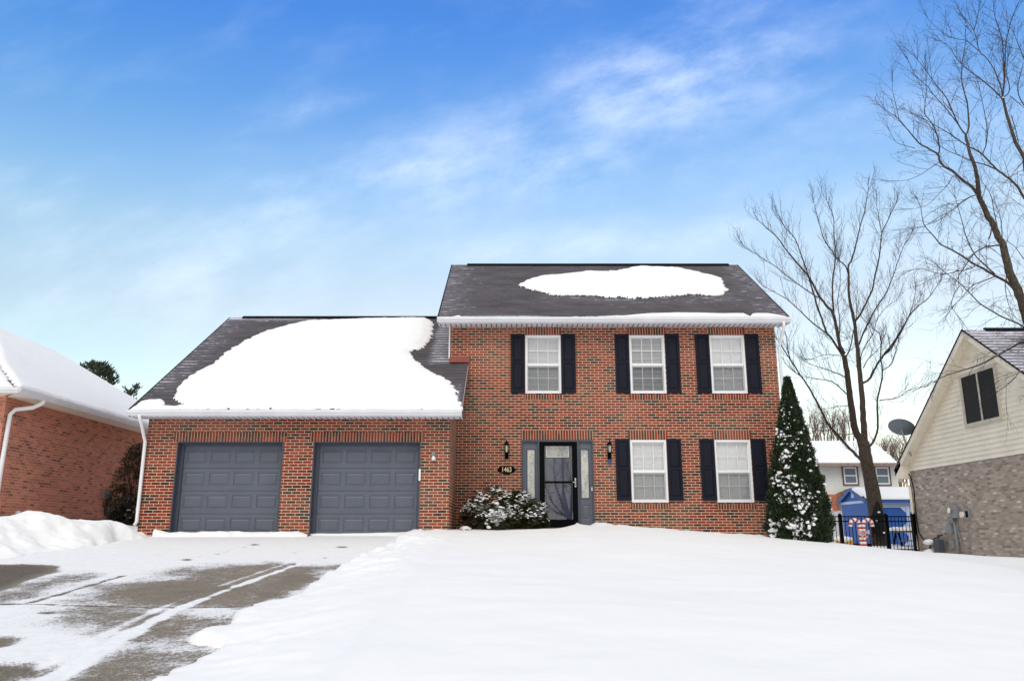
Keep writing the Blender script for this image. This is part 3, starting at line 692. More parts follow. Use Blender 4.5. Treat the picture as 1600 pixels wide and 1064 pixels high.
# windows
def window(w, seed, blindhalf):
    a, b, c, d = w; rnd = random.Random(seed); zm = c+(d-c)*.487; Y = YM-.012
    mb = MB(); frame(mb, a, b, c, d, Y, YM+.10, .05, .055, .06)
    mb.box(a+.05, b-.05, Y+.03, YM+.09, zm-.025, zm+.025)
    frame(mb, a+.05, b-.05, zm+.025, d-.055, YM+.045, YM+.085, .022); frame(mb, a+.05, b-.05, c+.06, zm-.025, YM+.03, YM+.07, .028)
    wf = mb.build('window', M['white'], house, bevel=.004)
    mb = MB(); x0, x1 = a+.07, b-.07
    for z0, z1 in [(c+.085, zm-.025), (zm+.045, d-.075)]:
        for k in (1, 2): x = x0+(x1-x0)*k/3; mb.box(x-.008, x+.008, YM+.052, YM+.062, z0, z1)
        z = (z0+z1)/2; mb.box(x0, x1, YM+.0515, YM+.0625, z-.008, z+.008)
    mb.build('muntins', M['white'], wf)
    mb = MB(); mb.quad((x0,YM+.066,zm+.03),(x1,YM+.066,zm+.03),(x1,YM+.066,d-.06),(x0,YM+.066,d-.06)); mb.quad((x0,YM+.067,c+.06),(x1,YM+.067,c+.06),(x1,YM+.067,zm),(x0,YM+.067,zm))
    mb.build('pane', M['glass'], wf)
    mb = MB(); mb.quad((a+.05,YM+.018,c+.055),(b-.05,YM+.018,c+.055),(b-.05,YM+.018,zm-.02),(a+.05,YM+.018,zm-.02)); mb.build('insect_screen', M['screen'], wf)
    mb = MB(); z = d-.06; n = 0
    while z > c+.05:
        t = blindhalf if z > zm else blindhalf*.9
        dz = .0195*t; dyy = .021*math.sqrt(max(0, 1-t*t)); sag = rnd.uniform(-.002, .002)
        mb.quad((x0-.02,YM+.115-dyy,z-dz+sag),(x1+.02,YM+.115-dyy,z-dz-sag),(x1+.02,YM+.115+dyy,z+dz),(x0-.02,YM+.115+dyy,z+dz)); z -= .034; n += 1
    mb.build('blind', M['blind'], wf)
    mb = MB(); mb.box(a-.02, b+.02, YM+.17, YM+.2, c-.02, d+.02); mb.build('dark_room_behind', M['interior'], wf)
for i, (w, t) in enumerate(zip(wins, [.9, .76, .98, 1., .98])): window(w, i, t)
# shutters
def shutter(x0, x1, z0, z1):
    mb = MB(); zm = z0+(z1-z0)*.52; Y = YM-.045
    panelled(mb, x0, x1, z0, z1, Y, [(z0+.10, zm-.03), (zm+.03, z1-.07)], [(x0+.055, x1-.055)], .043, depth=.014, m1=.006, m2=.012, m3=.035)
    mb.build('shutter', M['navy'], house)
for a, b, c, d in wins:
    z0, z1 = (c+.01, d+.02) if c > 2 else (c+.04, d+.02)
    shutter(a-.37, a-.015, z0, z1); shutter(b+.015, b+.37, z0, z1)

# entrance
a, b, c, d = DOOR
mb = MB(); frame(mb, a, b, c, d, YM-.02, YM+.10, .035, .045, .01)
for x in (.635, 1.625): mb.box(x, x+.05, YM-.015, YM+.10, c+.01, d-.045)
ef = mb.build('entrance_frame', M['greytrim'], house)
for (x0, x1, gx0, gx1) in [(a+.035, .635, .384, .565), (1.675, b-.035, 1.722, 1.905)]:
    mb = MB(); X = sorted({x0, x1, gx0, gx1})
    panelled(mb, x0, x1, c+.01, d-.045, YM+.05, [], [], .04)
    sl = MB(); wall_xz(sl, x0, x1, c+.01, d-.045, YM+.045, [(gx0, gx1, .86, 2.05), (gx0-.01, gx1+.02, .33, .70)], .0)
    panel(sl, gx0-.01, gx1+.02, .33, .70, YM+.045, m1=.02, m2=.03, m3=.06, depth=.012)
    s_ = sl.build('sidelight', M['greydoor'], house)
    mb = MB(); frame(mb, gx0-.02, gx1+.02, .84, 2.07, YM+.03, YM+.044, .02); mb.build('trim', M['greytrim'], s_)
    mb = MB(); mb.box(gx0, gx1, YM+.055, YM+.06, .86, 2.05); mb.build('leaded_pane', M['leaded'], s_)
# inner door
mb = MB(); panelled(mb, .685, 1.625, c+.03, d-.045, YM+.085, [(.30, 1.00), (1.12, 1.86)], [(.80, 1.10), (1.21, 1.51)], .03, m1=.02, m2=.035, m3=.07)
fd = mb.build('front_door', plain('blue_grey_door', S(66, 73, 100), .5, noise=.05), house)
mb = MB(); mb.box(.875, 1.40, YM+.068, YM+.084, 1.885, 2.11); mb.build('fan_light', M['leaded'], fd)
mb = MB(); frame(mb, .85, 1.425, 1.86, 2.135, YM+.06, YM+.084, .025); mb.build('light_trim', M['white'], fd)
# storm door
mb = MB(); frame(mb, .688, 1.622, c+.06, d-.05, YM-.035, YM+.0, .125, .10, .18); mb.box(.813, 1.497, YM-.032, YM-.004, 1.215, 1.265)
sd = mb.build('storm_door', M['black'], house, bevel=.006)
mb = MB(); mb.quad((.80,YM-.012,.33),(1.51,YM-.012,.33),(1.51,YM-.012,2.15),(.80,YM-.012,2.15)); mb.build('storm_glass', M['doorglass'], sd)
mb = MB(); mb.box(1.55, 1.585, YM-.055, YM-.03, 1.12, 1.34); mb.tube([(1.567,YM-.05,1.16),(1.567,YM-.095,1.18),(1.567,YM-.095,1.28),(1.567,YM-.05,1.30)], .012, 6); mb.box(1.50, 1.55, YM-.06, YM-.05, 1.23, 1.25); mb.build('handle', M['silver'], sd)
mb = MB(); mb.box(.66, 1.66, YM-.42, YM-.002, -.2, .06); mb.box(.68, 1.64, YM-.12, YM-.001, .06, .145); mb.build('door_step', M['brick_soldier'], house)
mb = MB(); mb.lathe([(.0,0),(.012,0),(.014,.02),(0,.02)], (0, 0, 0), 8)
mb = MB(); mb.box(1.962, 1.985, YM-.03, YM-.02, 1.03, 1.12); mb.build('doorbell', M['cream'], house, bevel=.004)

# downspouts
def downspout(pts, parent, mat, w=.038, name='downspout'):
    mb = MB(); mb.tube(pts, w, 8); return mb.build(name, mat, parent, smooth=True)
xl = at(218, 655, 17.7).x; xr = at(228, 700, 18.2).x
downspout([(xl,17.68,2.56),(xl,17.69,2.50),(xl+.02,17.75,2.40),(xr-.02,18.08,2.13),(xr,18.13,2.02),(xr,18.13,1.0),(xr,18.13,.26),(xr-.03,18.1,.18)], house, M['white'])
downspout([(MX1-.11+.2,19.74,5.24),(MX1+.1,19.75,5.12),(MX1+.09,19.85,4.98),(MX1+.065,20.08,4.72),(MX1+.06,20.13,4.60),(MX1+.06,20.13,2.),(MX1+.06,20.13,-.2)], house, M['white'])

# things on the front wall
def wall_lamp(px, py, label, tail):
    p = at(px, py, YM-.1); x, z = p.x, p.z
    t = thing('wall_lantern', (x, YM, z), label, 'wall lantern', 'lanterns beside the front door')
    mb = MB(); mb.lathe([(0,.26),(.008,.25),(.012,.22),(.03,.20),(.075,.13),(.078,.115),(.0,.115)], (x, YM-.13, z-.02), 6)
    mb.lathe([(0,-.115),(.035,-.11),(.05,-.09),(.052,-.075),(0,-.075)], (x, YM-.13, z-.0), 6)
    for k in range(6):
        th = 2*math.pi*k/6; mb.tube([(x+.048*math.cos(th),YM-.13+.048*math.sin(th),z-.08),(x+.068*math.cos(th),YM-.13+.068*math.sin(th),z+.1)], .005, 4)
    mb.build('cap_and_cage', M['black'], t)
    mb = MB(); mb.lathe([(.030,-.074),(.044,.095)], (x, YM-.13, z), 6); mb.build('glass', M['leaded'], t)
    mb = MB(); mb.box(x-.045, x+.045, YM-.025, YM-.003, z-.23, z-.02); mb.tube([(x,YM-.02,z-.16),(x,YM-.09,z-.19),(x,YM-.13,z-.15),(x,YM-.13,z-.10)], .014, 6); mb.build('bracket', M['black'], t)
    if tail:
        mb = MB(); mb.box(x-.035, x+.035, YM-.03, YM-.003, z-.36, z-.235); mb.build('blue_tag', plain('faded_blue', S(62, 74, 120), .6), t)
wall_lamp(791.5, 702, 'black lantern on the brick left of the front door, above the house number', False)
wall_lamp(952.5, 702, 'black lantern between the front door and the ground floor window, with a bluish tail', True)
# number plaque
p = at(791.5, 733.7, YM-.02)
t = thing('house_number', (p.x, YM, p.z), 'oval black plaque reading 1463 in cream numerals', 'house number sign')
mb = MB(); N = 28; ring = [(p.x+.225*math.cos(2*math.pi*k/N)*(1), YM-.003, p.z+.098*math.sin(2*math.pi*k/N)) for k in range(N)]
mb.prism(ring, (0, -.018, 0)); mb.build('plaque', M['black'], t)
cu = bpy.data.curves.new('number_text', 'FONT'); cu.body = '1463'; cu.size = .17; cu.align_x = 'CENTER'; cu.align_y = 'CENTER'; cu.extrude = .004; cu.offset = .002
to = bpy.data.objects.new('numerals', cu); COL.objects.link(to); bpy.context.view_layer.update()
me = bpy.data.meshes.new_from_object(to.evaluated_get(bpy.context.evaluated_depsgraph_get())); bpy.data.objects.remove(to)
me.materials.clear(); me.materials.append(M['gold']); num = bpy.data.objects.new('numerals', me); COL.objects.link(num); num.parent = t
num.location = (0, -.026, 0); num.rotation_euler = (math.pi/2, 0, 0); num.scale = (.76, 1, 1)
# small flood light on the garage pier
p = at(677, 713, YG-.05)
t = thing('spot_light', (p.x, YG, p.z), 'small white spotlight on the brick pier right of the garage doors', 'spotlight')
mb = MB(); mb.lathe([(0,.0),(.035,.0),(.04,-.03),(.05,-.09),(.0,-.09)], (p.x+.01, YG-.08, p.z), 8); mb.build('lamp_head', M['white'], t, smooth=True)
mb = MB(); mb.box(p.x-.04, p.x+.03, YG-.02, YG-.003, p.z-.01, p.z+.09); mb.tube([(p.x,YG-.015,p.z+.05),(p.x+.005,YG-.07,p.z+.05),(p.x+.01,YG-.08,p.z)], .012, 6); mb.build('bracket', M['metalgrey'], t)

# ------------------------------------------------------------------ siding helper (real laps)
def siding_yz(mb, X, z0, z1, yrange, sgn=-1, h=.14, lap=.032):
    z = z0
    while z < z1:
        zt = min(z+h, z1); a0, b0 = yrange(z); a1, b1 = yrange(zt)
        if b0-a0 > .02:
            xo = X+sgn*lap; xi = X+sgn*.001
            mb.quad((xo,a0,z),(xo,b0,z),(xi,max(b1, a1),zt),(xi,a1,zt)); mb.quad((xi,a0,z),(xi,b0,z),(xo,b0,z),(xo,a0,z))
        z = zt+1e-6
def siding_xz(mb, Y, x0, x1, z0, z1, h=.115, lap=.014):
    z = z0
    while z < z1:
        zt = min(z+h, z1)
        mb.quad((x0,Y-lap,z),(x1,Y-lap,z),(x1,Y,zt),(x0,Y,zt)); mb.quad((x0,Y,z),(x1,Y,z),(x1,Y-lap,z),(x0,Y-lap,z)); z = zt+1e-6

# ------------------------------------------------------------------ right neighbour
RX = 13.3; rh = thing('gabled_house', (RX, 22.5, -.6), 'taupe brick house with cream siding in its gable and a dark upper window, right edge', 'house')
yN, yF = 17.95, 27.25; ap = (22.53, 5.73); ev = 2.09; sl = (ap[1]-ev)/(27.6-ap[0])
mb = MB()
mb.quad((RX,yN,-.9),(RX,yN,2.03),(RX,yF,2.03),(RX,yF,-.9)); mb.quad((RX,yF,-.9),(RX,yF,2.05),(27,yF,2.05),(27,yF,-.9)); mb.quad((RX,yN,-.9),(27,yN,-.9),(27,yN,2.05),(RX,yN,2.05)); mb.build('brick_wall', M['brick_right'], rh)
def yr(z):
    zz = min(z, ap[1]-.12); hw = (ap[1]-.1-zz)/sl; return (max(yN, ap[0]-hw), min(yF, ap[0]+hw))
mb = MB(); siding_yz(mb, RX, 2.03, 5.6, yr); M['sid'] = plain('cream_siding', S(250, 243, 226), .55, noise=.05, scale=2); mb.build('siding', M['sid'], rh)
RXE = 13.0
vN = Vector((0, 27.6-ap[0], -(27.6-ap[0])*sl))
RF = RoofPlane((0, 17.46, ev), (1,0,0), (0, ap[0]-17.46, ap[1]-ev)); LR = math.hypot(ap[0]-17.46, ap[1]-ev)
def frost_r(u, v): return .66-.50*sstep(13.4, 14.7, u+(fbm(u, v, 1.1)-.5)*2)*sstep(LR-.2, LR-1.2, v+(fbm(u, v, 1.3)-.5))+.12*sstep(1.0, 0, LR-v)
rr = RF.sheet('roof', [(RXE,0),(27,0),(27,LR),(RXE,LR)], M['shingle_far'], rh, frost_r, .12)
mb = MB(); mb.quad((RXE,ap[0],ap[1]),(27,ap[0],ap[1]),(27,27.6,ev),(RXE,27.6,ev)); mb.build('back_roof', M['brownroof'], rh)
mb = MB()
for (y0, z0) in [(17.46, ev), (27.6, ev)]:
    mb.prism([(RXE,y0,z0-.02),(RXE,ap[0],ap[1]-.02),(RXE,ap[0],ap[1]-.24),(RXE,y0,z0-.20)], (.025,0,0))
mb.build('rake_board', M['cream'], rh)
mb = MB()
for y0 in (17.44, 27.62): mb.prism([(RXE-.02,y0,ev+.012),(RXE-.02,ap[0],ap[1]+.012),(RXE-.02,ap[0],ap[1]-.03),(RXE-.02,y0,ev-.03)], (.03,0,0))
mb.build('shingle_edge', M['black'], rh)
mb = MB()
for y0 in (17.5, 27.55):
    mb.quad((RXE+.02,y0,ev-.16),(RXE+.02,ap[0],ap[1]-.19),(RX,ap[0],ap[1]-.19),(RX,y0,ev-.16))
    n = 34
    for k in range(n):
        t0 = k/n; ya, za = y0+(ap[0]-y0)*t0, ev-.16+(ap[1]-ev-.03)*t0
        mb.box(RXE+.03, RX-.01, ya-.004, ya+.004, za-.008, za+.002)
mb.build('soffit', M['cream'], rh)
mb = MB(); mb.prism([(RXE,27.15,ev-.30),(RXE,27.60,ev-.30),(RXE,27.60,ev-.02),(RXE,27.15,ev+.28)], (.6,0,0)); mb.build('eave_return', M['cream'], rh)
gutter(RXE, 27, 0, 0, rh, M['cream']) if False else None
# gable window
mb = MB(); wy0, wy1, wz0, wz1 = 21.72, 23.36, 3.10, 4.46
mb2 = MB()
def yframe(mb, y0, y1, z0, z1, x0, x1, w):
    mb.box(x0, x1, y0, y0+w, z0, z1); mb.box(x0, x1, y1-w, y1, z0, z1); mb.box(x0, x1, y0+w, y1-w, z1-w, z1); mb.box(x0, x1, y0+w, y1-w, z0, z0+w)
yframe(mb, wy0-.1, wy1+.1, wz0-.1, wz1+.1, RX-.065, RX, .10); mb.box(RX-.063, RX, (wy0+wy1)/2-.03, (wy0+wy1)/2+.03, wz0, wz1)
wd = mb.build('window', M['screen_trim'], rh)
mb = MB(); mb.quad((RX-.044,wy0,wz0),(RX-.044,wy1,wz0),(RX-.044,wy1,wz1),(RX-.044,wy0,wz1)); mb.build('pane', M['darkglass'], wd)
downspout([(13.06,27.5,1.86),(13.06,27.48,1.78),(13.2,27.3,1.62),(RX-.05,27.2,1.5),(RX-.05,27.16,-.5)], rh, M['cream'], .045)
# cables and meters on the brick
mb = MB(); c = [atX(x, y, RX-.05) for x, y in [(1418,736),(1424,748),(1428,765),(1430,790),(1433,815),(1436,832),(1443,843),(1452,845),(1460,841),(1468,838)]]
mb.tube(c, .018, 6); mb.build('cable', M['black'], rh, smooth=True)
def ybox(px0, py0, px1, py1, dep, name, mat, parent=rh):
    a = atX(px0, py0, RX-dep*.5); b = atX(px1, py1, RX-dep*.5); mb = MB()
    mb.box(RX-dep, RX-.002, min(a.y, b.y), max(a.y, b.y), min(a.z, b.z), max(a.z, b.z)); return mb.build(name, mat, parent, bevel=.012)
em = ybox(1483.5, 790, 1496, 809, .14, 'meter_box', M['metalgrey'])
p = atX(1486.5, 797, RX-.16); mb = MB(); mb.tube([(RX-.14,p.y,p.z),(RX-.24,p.y,p.z)], .085, 12); mb.build('meter_dial', M['silver'], em)
b2 = ybox(1504, 794, 1515, 811, .08, 'vent_box', M['metalgrey'])
a = atX(1507, 798, RX-.1); b = atX(1512, 808, RX-.1); mb = MB(); mb.box(RX-.088, RX-.078, b.y, a.y, b.z, a.z); mb.build('vent_slot', M['black'], b2)
p = atX(1503, 804, RX-.1); mb = MB(); mb.tube([(RX-.08,p.y,p.z),(RX-.13,p.y,p.z)], .09, 12); mb.build('vent_cover', M['cream'], b2)
ybox(1480, 817, 1488.5, 833, .12, 'junction_box', M['metalgrey']); ybox(1485, 843.5, 1491, 856, .10, 'junction_box', M['metalgrey'])
mb = MB(); mb.tube([atX(x, y, RX-.06) for x, y in [(1490,809),(1494,835),(1498,866)]], .04, 8)
mb.tube([atX(x, y, RX-.04) for x, y in [(1494,810),(1497,830),(1502,848),(1508,858),(1513,864)]], .016, 6)
mb.tube([atX(x, y, RX-.04) for x, y in [(1511,822),(1513,835),(1515,850),(1516,866)]], .014, 6); mb.build('conduit', M['metalgrey'], rh, smooth=True)
mb = MB(); p = atX(1468, 850, RX-.18); mb.box(RX-.3, RX-.12, p.y-.16, p.y+.14, p.z-.24, p.z+.14)
mb.tube([(RX-.2,p.y,p.z+.1),(RX-.2,p.y,p.z+.26),(RX-.05,p.y,p.z+.28)], .03, 8); mb.tube([(RX-.2,p.y+.12,p.z-.1),(RX-.22,p.y+.5,p.z-.05),(RX-.2,p.y+.6,p.z-.3)], .035, 8)
gmt = mb.build('gas_meter', M['darkgrey'], rh, bevel=.02)
mb = MB(); mb.blob((RX-.26,p.y+.45,p.z+.06), .16, .09, 3, 9, 6); mb.blob((RX-.24,p.y+.5,p.z-.28), .2, .14, 5, 9, 6); mb.build('snow', M['snow'], gmt, smooth=True)
mb = MB(); a = at(1537, 513, ap[0]).x; mb.prism([(a,ap[0]-.14,ap[1]-.06),(a,ap[0],ap[1]+.06),(a,ap[0]+.14,ap[1]-.06)], (10,0,0)); mb.build('ridge_vent', M['black'], rh)
# satellite dish on the far roof slope
p = at(1408.5, 670, 26.6)
t = thing('satellite_dish', (p.x+.05, 26.6, p.z-.6), 'grey satellite dish on a mast behind the cream rake of the right house', 'satellite dish')
mb = MB(); ax = Vector((.36, .50, .80)).normalized(); e1 = Vector((1,0,-.28)); e1 = (e1-ax*e1.dot(ax)).normalized(); e2 = ax.cross(e1); vs = []; K = 20
for j in range(5):
    r = j/4
    for k in range(K):
        th = 2*math.pi*k/K; vs.append(tuple(p+(e1*math.cos(th)*.42+e2*math.sin(th)*.38)*r+ax*(.09*r*r)))
mb.add(vs, [(j*K+k, j*K+(k+1) % K, (j+1)*K+(k+1) % K, (j+1)*K+k) for j in range(4) for k in range(K)])
mb.add([tuple(Vector(v)-ax*.02) for v in vs], [((j+1)*K+k, (j+1)*K+(k+1) % K, j*K+(k+1) % K, j*K+k) for j in range(4) for k in range(K)])
mb.build('dish', plain('slate_dish', S(128, 140, 148), .6), t, smooth=True)
mb = MB(); mb.tube([p-ax*.03, p-ax*.08, (p.x+.08,p.y,p.z-.4), (p.x+.22,p.y,p.z-.9)], .028, 8); mb.tube([p-ax*.05, p+e2*.1-ax*.12, p+e2*.12+ax*.02], .02, 6); mb.build('mast', M['metalgrey'], t)

# ------------------------------------------------------------------ left neighbour
LX = -11.75; lh = thing('hipped_house', (LX, 22, .3), 'single storey weathered red brick house with snow covered hip roof, left edge', 'house')
mb = MB(); mb.quad((LX,18.5,.40),(LX,29.2,.40),(LX,29.2,3.1),(LX,18.5,3.1)); mb.quad((-20,18.5,.4),(LX,18.5,.4),(LX,18.5,3.1),(-20,18.5,3.1)); mb.quad((LX,29.2,.4),(-20,29.2,.4),(-20,29.2,3.1),(LX,29.2,3.1)); mb.build('wall', M['brick_left'], lh)
mb = MB(); mb.box(-20, LX+.02, 18.48, 29.22, -.3, .4); mb.build('foundation', M['found'], lh)
eN, eE, eZ = 17.98, -11.22, 3.19; rx, rz = -15.2, 5.85; y1, y2 = eN+(eE-rx), 25.8; eB = y2+(eE-rx)
cov = [(eE,eN,eZ),(eE,eB,eZ),(rx,y2,rz),(rx,y1,rz)]
# four faces carrying the shingle, snow lies on them
mb = MB(); mb.add([(eE,eN,eZ),(eE,eB,eZ),(rx,y2,rz),(rx,y1,rz),(2*rx-eE,eN,eZ),(2*rx-eE,eB,eZ)], [(0,1,2,3),(4,0,3),(5,4,3,2),(1,5,2)]); lroof = mb.build('roof', M['brownroof'], lh)
RL = RoofPlane((eE, eN, eZ), (0,1,0), (rx-eE, 0, rz-eZ)); LL = math.hypot(rx-eE, rz-eZ); Lt = eB-eN
o = RL.snow('roof_snow', [(.02,0.0),(Lt-.05,0.0),(y2-eN,LL+.0),(y1-eN+.35,LL),(y1-eN+.1,LL-.5),(1.9,LL*.46),(1.2,LL*.33),(.6,LL*.16)], lroof, .10, .05, .03, 1.5, .14)
RL2 = RoofPlane((2*rx-eE, eN, eZ), (1,0,0), (0, y1-eN, rz-eZ)); W2 = 2*(eE-rx)
RL2.snow('roof_snow', [(.1,0.),(W2-.08,0.),(W2-.75,LL*.17),(W2-1.35,LL*.33),(W2/2+.15,LL-.15),(W2/2-.1,LL-.1)], lroof, .10, .06, .04, 1.5, .14)
mb = MB(); mb.prism([(LX,0+18.4,3.1),(eE,18.4-.4,3.1),(eE,29.7,3.1),(LX,29.2,3.1)], (0,0,.015)); mb.prism([(-20,18.5,3.1),(-20,eN,3.1),(eE,eN,3.1),(LX,18.5,3.1)], (0,0,.015)); mb.build('soffit', M['cream'], lh)
gutter(eN-.02, eB, eE, 3.21, lh, M['white_trim'], axis_='y+'); gutter(-19, eE+.1, eN, 3.21, lh, M['white_trim'])
g0 = atX(40, 626, -11.25); 
downspout([(-11.17,19.0,3.1),(-11.19,19.0,3.02),(-11.35,18.9,2.9),(-11.62,18.68,2.82),(-11.69,18.62,2.7),(-11.69,18.58,1.5),(-11.69,18.56,.35)], lh, M['white'], .05)
mb = MB(); p = atX(28, 801, -11.7); mb.tube([(LX,p.y,p.z),(LX+.09,p.y,p.z)], .05, 8); mb.build('vent_pipe', M['white'], lh, smooth=True)
def lbox(px0, py0, px1, py1, dep, name, mat, X=LX):
    a = atX(px0, py0, X+dep*.5); b = atX(px1, py1, X+dep*.5); mb = MB()
    mb.box(X+.002, X+dep, min(a.y, b.y), max(a.y, b.y), min(a.z, b.z), max(a.z, b.z)); return mb.build(name, mat, lh, bevel=.012)
lb = lbox(163.5, 768, 173.5, 780, .16, 'meter_box', M['metalgrey']); lbox(167, 780, 170, 806, .08, 'conduit', M['darkgrey']); 
lbox(176, 797, 182, 803, .14, 'dryer_vent', M['white'])

# ------------------------------------------------------------------ far house, shed, fences
Yh = 44.
def fx(px, Y=Yh, py=760): return at(px, py, Y).x
def fz(py, Y=Yh): return at(1320, py, Y).z
fh = thing('far_house', (fx(1335), Yh, -.4), 'pale sided two storey house with snowy roof far behind the backyard', 'house')
x0, x1 = fx(1240), fx(1404); zE = fz(728); zL = fz(772)
mb = MB(); siding_xz(mb, Yh, x0, x1, zL, zE, .14, .02); M['farsid'] = plain('pale_grey_siding', S(212, 212, 208), .6, noise=.04); mb.build('siding', M['farsid'], fh)
mb = MB(); mb.box(x0, x1-.02, Yh+.05, Yh+9, -.8, zE); mb.build('wall', M['brick_far'], fh)
mb = MB(); mb.box(x0, fx(1317), Yh-.02, Yh+.04, -.8, zL); mb.build('brick_wall', M['brick_far'], fh)
zR = fz(690, Yh+4.); RFh = RoofPlane((0, Yh-.5, zE+.1), (1,0,0), (0, 4.5, zR-zE-.1)); Lh = math.hypot(4.5, zR-zE-.1)
xe = fx(1413, Yh-.5); xr_ = fx(1366, Yh+4)
ro = RFh.sheet('roof', [(x0-.3,0),(xe,0),(xr_,Lh),(x0-.3,Lh)], M['brownroof'], fh, None, .4)
RFh.snow('roof_snow', [(x0,.0),(xe-.2,.0),(xr_+.2,Lh-.1),(x0,Lh-.1)], ro, .16, .12, .12, 3, .3)
mb = MB(); mb.box(x0-.3, xe, Yh-.62, Yh-.5, zE-.05, zE+.12); mb.build('gutter', M['wood'], fh)
# brown gable rising behind on the right
gA = [fx(1352, Yh+6), fx(1420, Yh+6)]
mb = MB(); mb.prism([(fx(1362,Yh+5),Yh+5,fz(692,Yh+5)),(fx(1425,Yh+5),Yh+5,fz(735,Yh+5)),(fx(1350,Yh+5),Yh+5,fz(735,Yh+5))], (0,.3,0)); mb.build('gable_roof', M['brownroof'], fh)
for (a, b, c, d, nm) in [(1319,1340,756,729.5,0),(1369.5,1390.5,756.5,729.5,0),(1281,1298,796,779,1),(1314.5,1325,798,780,1)]:
    X0, X1, Z0, Z1 = fx(a, Yh-.1, (c+d)/2), fx(b, Yh-.1, (c+d)/2), fz(c, Yh-.1), fz(d, Yh-.1)
    mb = MB(); frame(mb, X0-.07, X1+.07, Z0-.07, Z1+.07, Yh-.07-(.5 if a == 1314.5 else 0), Yh+.02, .07); wf = mb.build('window', M['brownroof'] if not nm else M['white'], fh)
    yy = Yh-.04-(.5 if a == 1314.5 else 0)
    mb = MB(); frame(mb, X0, X1, Z0, Z1, yy, yy+.04, .07); mb.box(X0+.07, X1-.07, yy, yy+.04, (Z0+Z1)/2-.03, (Z0+Z1)/2+.03); mb.build('sash', M['white'], wf)
    mb = MB(); mb.box(X0+.06, X1-.06, yy+.012, yy+.03, Z0+.06, Z1-.06); mb.build('pane', plain('far_glass', S(104, 120, 130), .2), wf)
X0, X1 = fx(1308, Yh-.5), fx(1336, Yh-.5); mb = MB(); mb.box(X0+.1, X1+.4, Yh-.45, Yh, -.6, fz(775)); mb.build('bay', M['wood'], fh)
mb = MB(); z = fz(764); mb.add([(X0-.2,Yh-.6,fz(773)),(X1+1.6,Yh-.6,fz(773)),(X1+1.6,Yh,z),(X0+.7,Yh,z)], [(0,1,2,3)]); mb.build('bay_roof', M['brownroof'], fh)

# white board fence
Yw = 37.; wf_ = thing('board_fence', (at(1300,850,Yw).x, Yw, -.4), 'white painted board fence behind the black metal fence', 'fence')
mb = MB(); x = at(1276, 820, Yw).x; xe_ = at(1345, 820, Yw).x; zt = at(1300, 798, Yw).z; rnd = random.Random(3)
while x < xe_: mb.box(x, x+.13, Yw, Yw+.025, -.7, zt+rnd.uniform(-.02, .02)); x += .142
mb.build('boards', M['whitefence'], wf_); mb = MB(); mb.box(at(1276,820,Yw).x, xe_, Yw+.03, Yw+.07, zt-.3, zt-.2); mb.build('rail', M['whitefence'], wf_)

# blue shed
Ys = 32.; sx = at(1358, 820, Ys).x; sz0 = -.55; szw = at(1358, 781, Ys).z; W = 5.2; D = 2.5; pk = at(1358, 762.5, Ys+D/2).z+.0
sh = thing('garden_shed', (sx+W/2, Ys+D/2, sz0), 'bright blue garden shed with pale trim and snowy roof beyond the fence', 'shed')
mb = MB(); mb.box(sx, sx+W, Ys, Ys+D, sz0, szw); mb.add([(sx,Ys,szw),(sx,Ys+D,szw),(sx,Ys+D/2,pk-.05)], [(0,2,1)]); mb.add([(sx+W,Ys,szw),(sx+W,Ys+D,szw),(sx+W,Ys+D/2,pk-.05)], [(0,1,2)]); mb.build('wall', M['blue'], sh)
RS = RoofPlane((0, Ys-.15, szw-.02), (1,0,0), (0, D/2+.15, pk-szw)); Ls = math.hypot(D/2+.15, pk-szw)
sr = RS.sheet('roof', [(sx-.12,0),(sx+W+.1,0),(sx+W+.1,Ls),(sx-.12,Ls)], M['brownroof'], sh, None, .5)
RS.snow('roof_snow', [(sx-.02,.05),(sx+W,.05),(sx+W,Ls),(sx-.05,Ls)], sr, .12, .06, .05, 2, .15)
mb = MB(); mb.quad((sx-.12,Ys+D/2,pk),(sx+W+.1,Ys+D/2,pk),(sx+W+.1,Ys+D+.15,szw-.02),(sx-.12,Ys+D+.15,szw-.02)); mb.build('back_roof', M['brownroof'], sh)
mb = MB()
for ya in (Ys-.15, Ys+D+.15): mb.prism([(sx-.14,ya,szw-.02),(sx-.14,Ys+D/2,pk),(sx-.14,Ys+D/2,pk-.12),(sx-.14,ya,szw-.14)], (.03,0,0))
mb.box(sx-.14, sx+W+.1, Ys-.18, Ys-.15, szw-.10, szw+.02); mb.build('fascia', M['blue'], sh)
mb = MB(); mb.box(sx-.02, sx-.002, Ys, Ys+D, szw-.10, szw); mb.box(sx-.02, sx, Ys+D/2-.12, Ys+D/2+.12, szw+.14, szw+.40)
mb.box(sx, sx+W, Ys-.02, Ys-.002, szw-.22, szw-.09)
xx = sx+.35
panels = []
while xx < sx+W-1.2:
    panels.append((xx+.08, xx+1.12)); mb.box(xx-.06, xx+.06, Ys-.022, Ys-.001, sz0, szw-.22); xx += 1.2
mb.build('trim', M['lightblue'], sh)
mb = MB()
for (p0, p1) in panels:
    for z0, z1 in [(szw-1.05, szw-.28), (sz0+.12, szw-1.15)]:
        # corner blocks that leave octagonal blue panels
        c_ = .2
        for xa, sx_ in ((p0, 1), (p1, -1)):
            for za, sz_ in ((z0, 1), (z1, -1)):
                mb.prism([(xa,Ys-.018,za),(xa+sx_*c_,Ys-.018,za),(xa,Ys-.018,za+sz_*c_)], (0,.016,0))
        mb.box(p0-.02, p1+.02, Ys-.019, Ys-.003, z1, z1+.05); mb.box(p0-.02, p1+.02, Ys-.019, Ys-.003, z0-.05, z0)
mb.build('door_trim', M['lightblue'], sh)

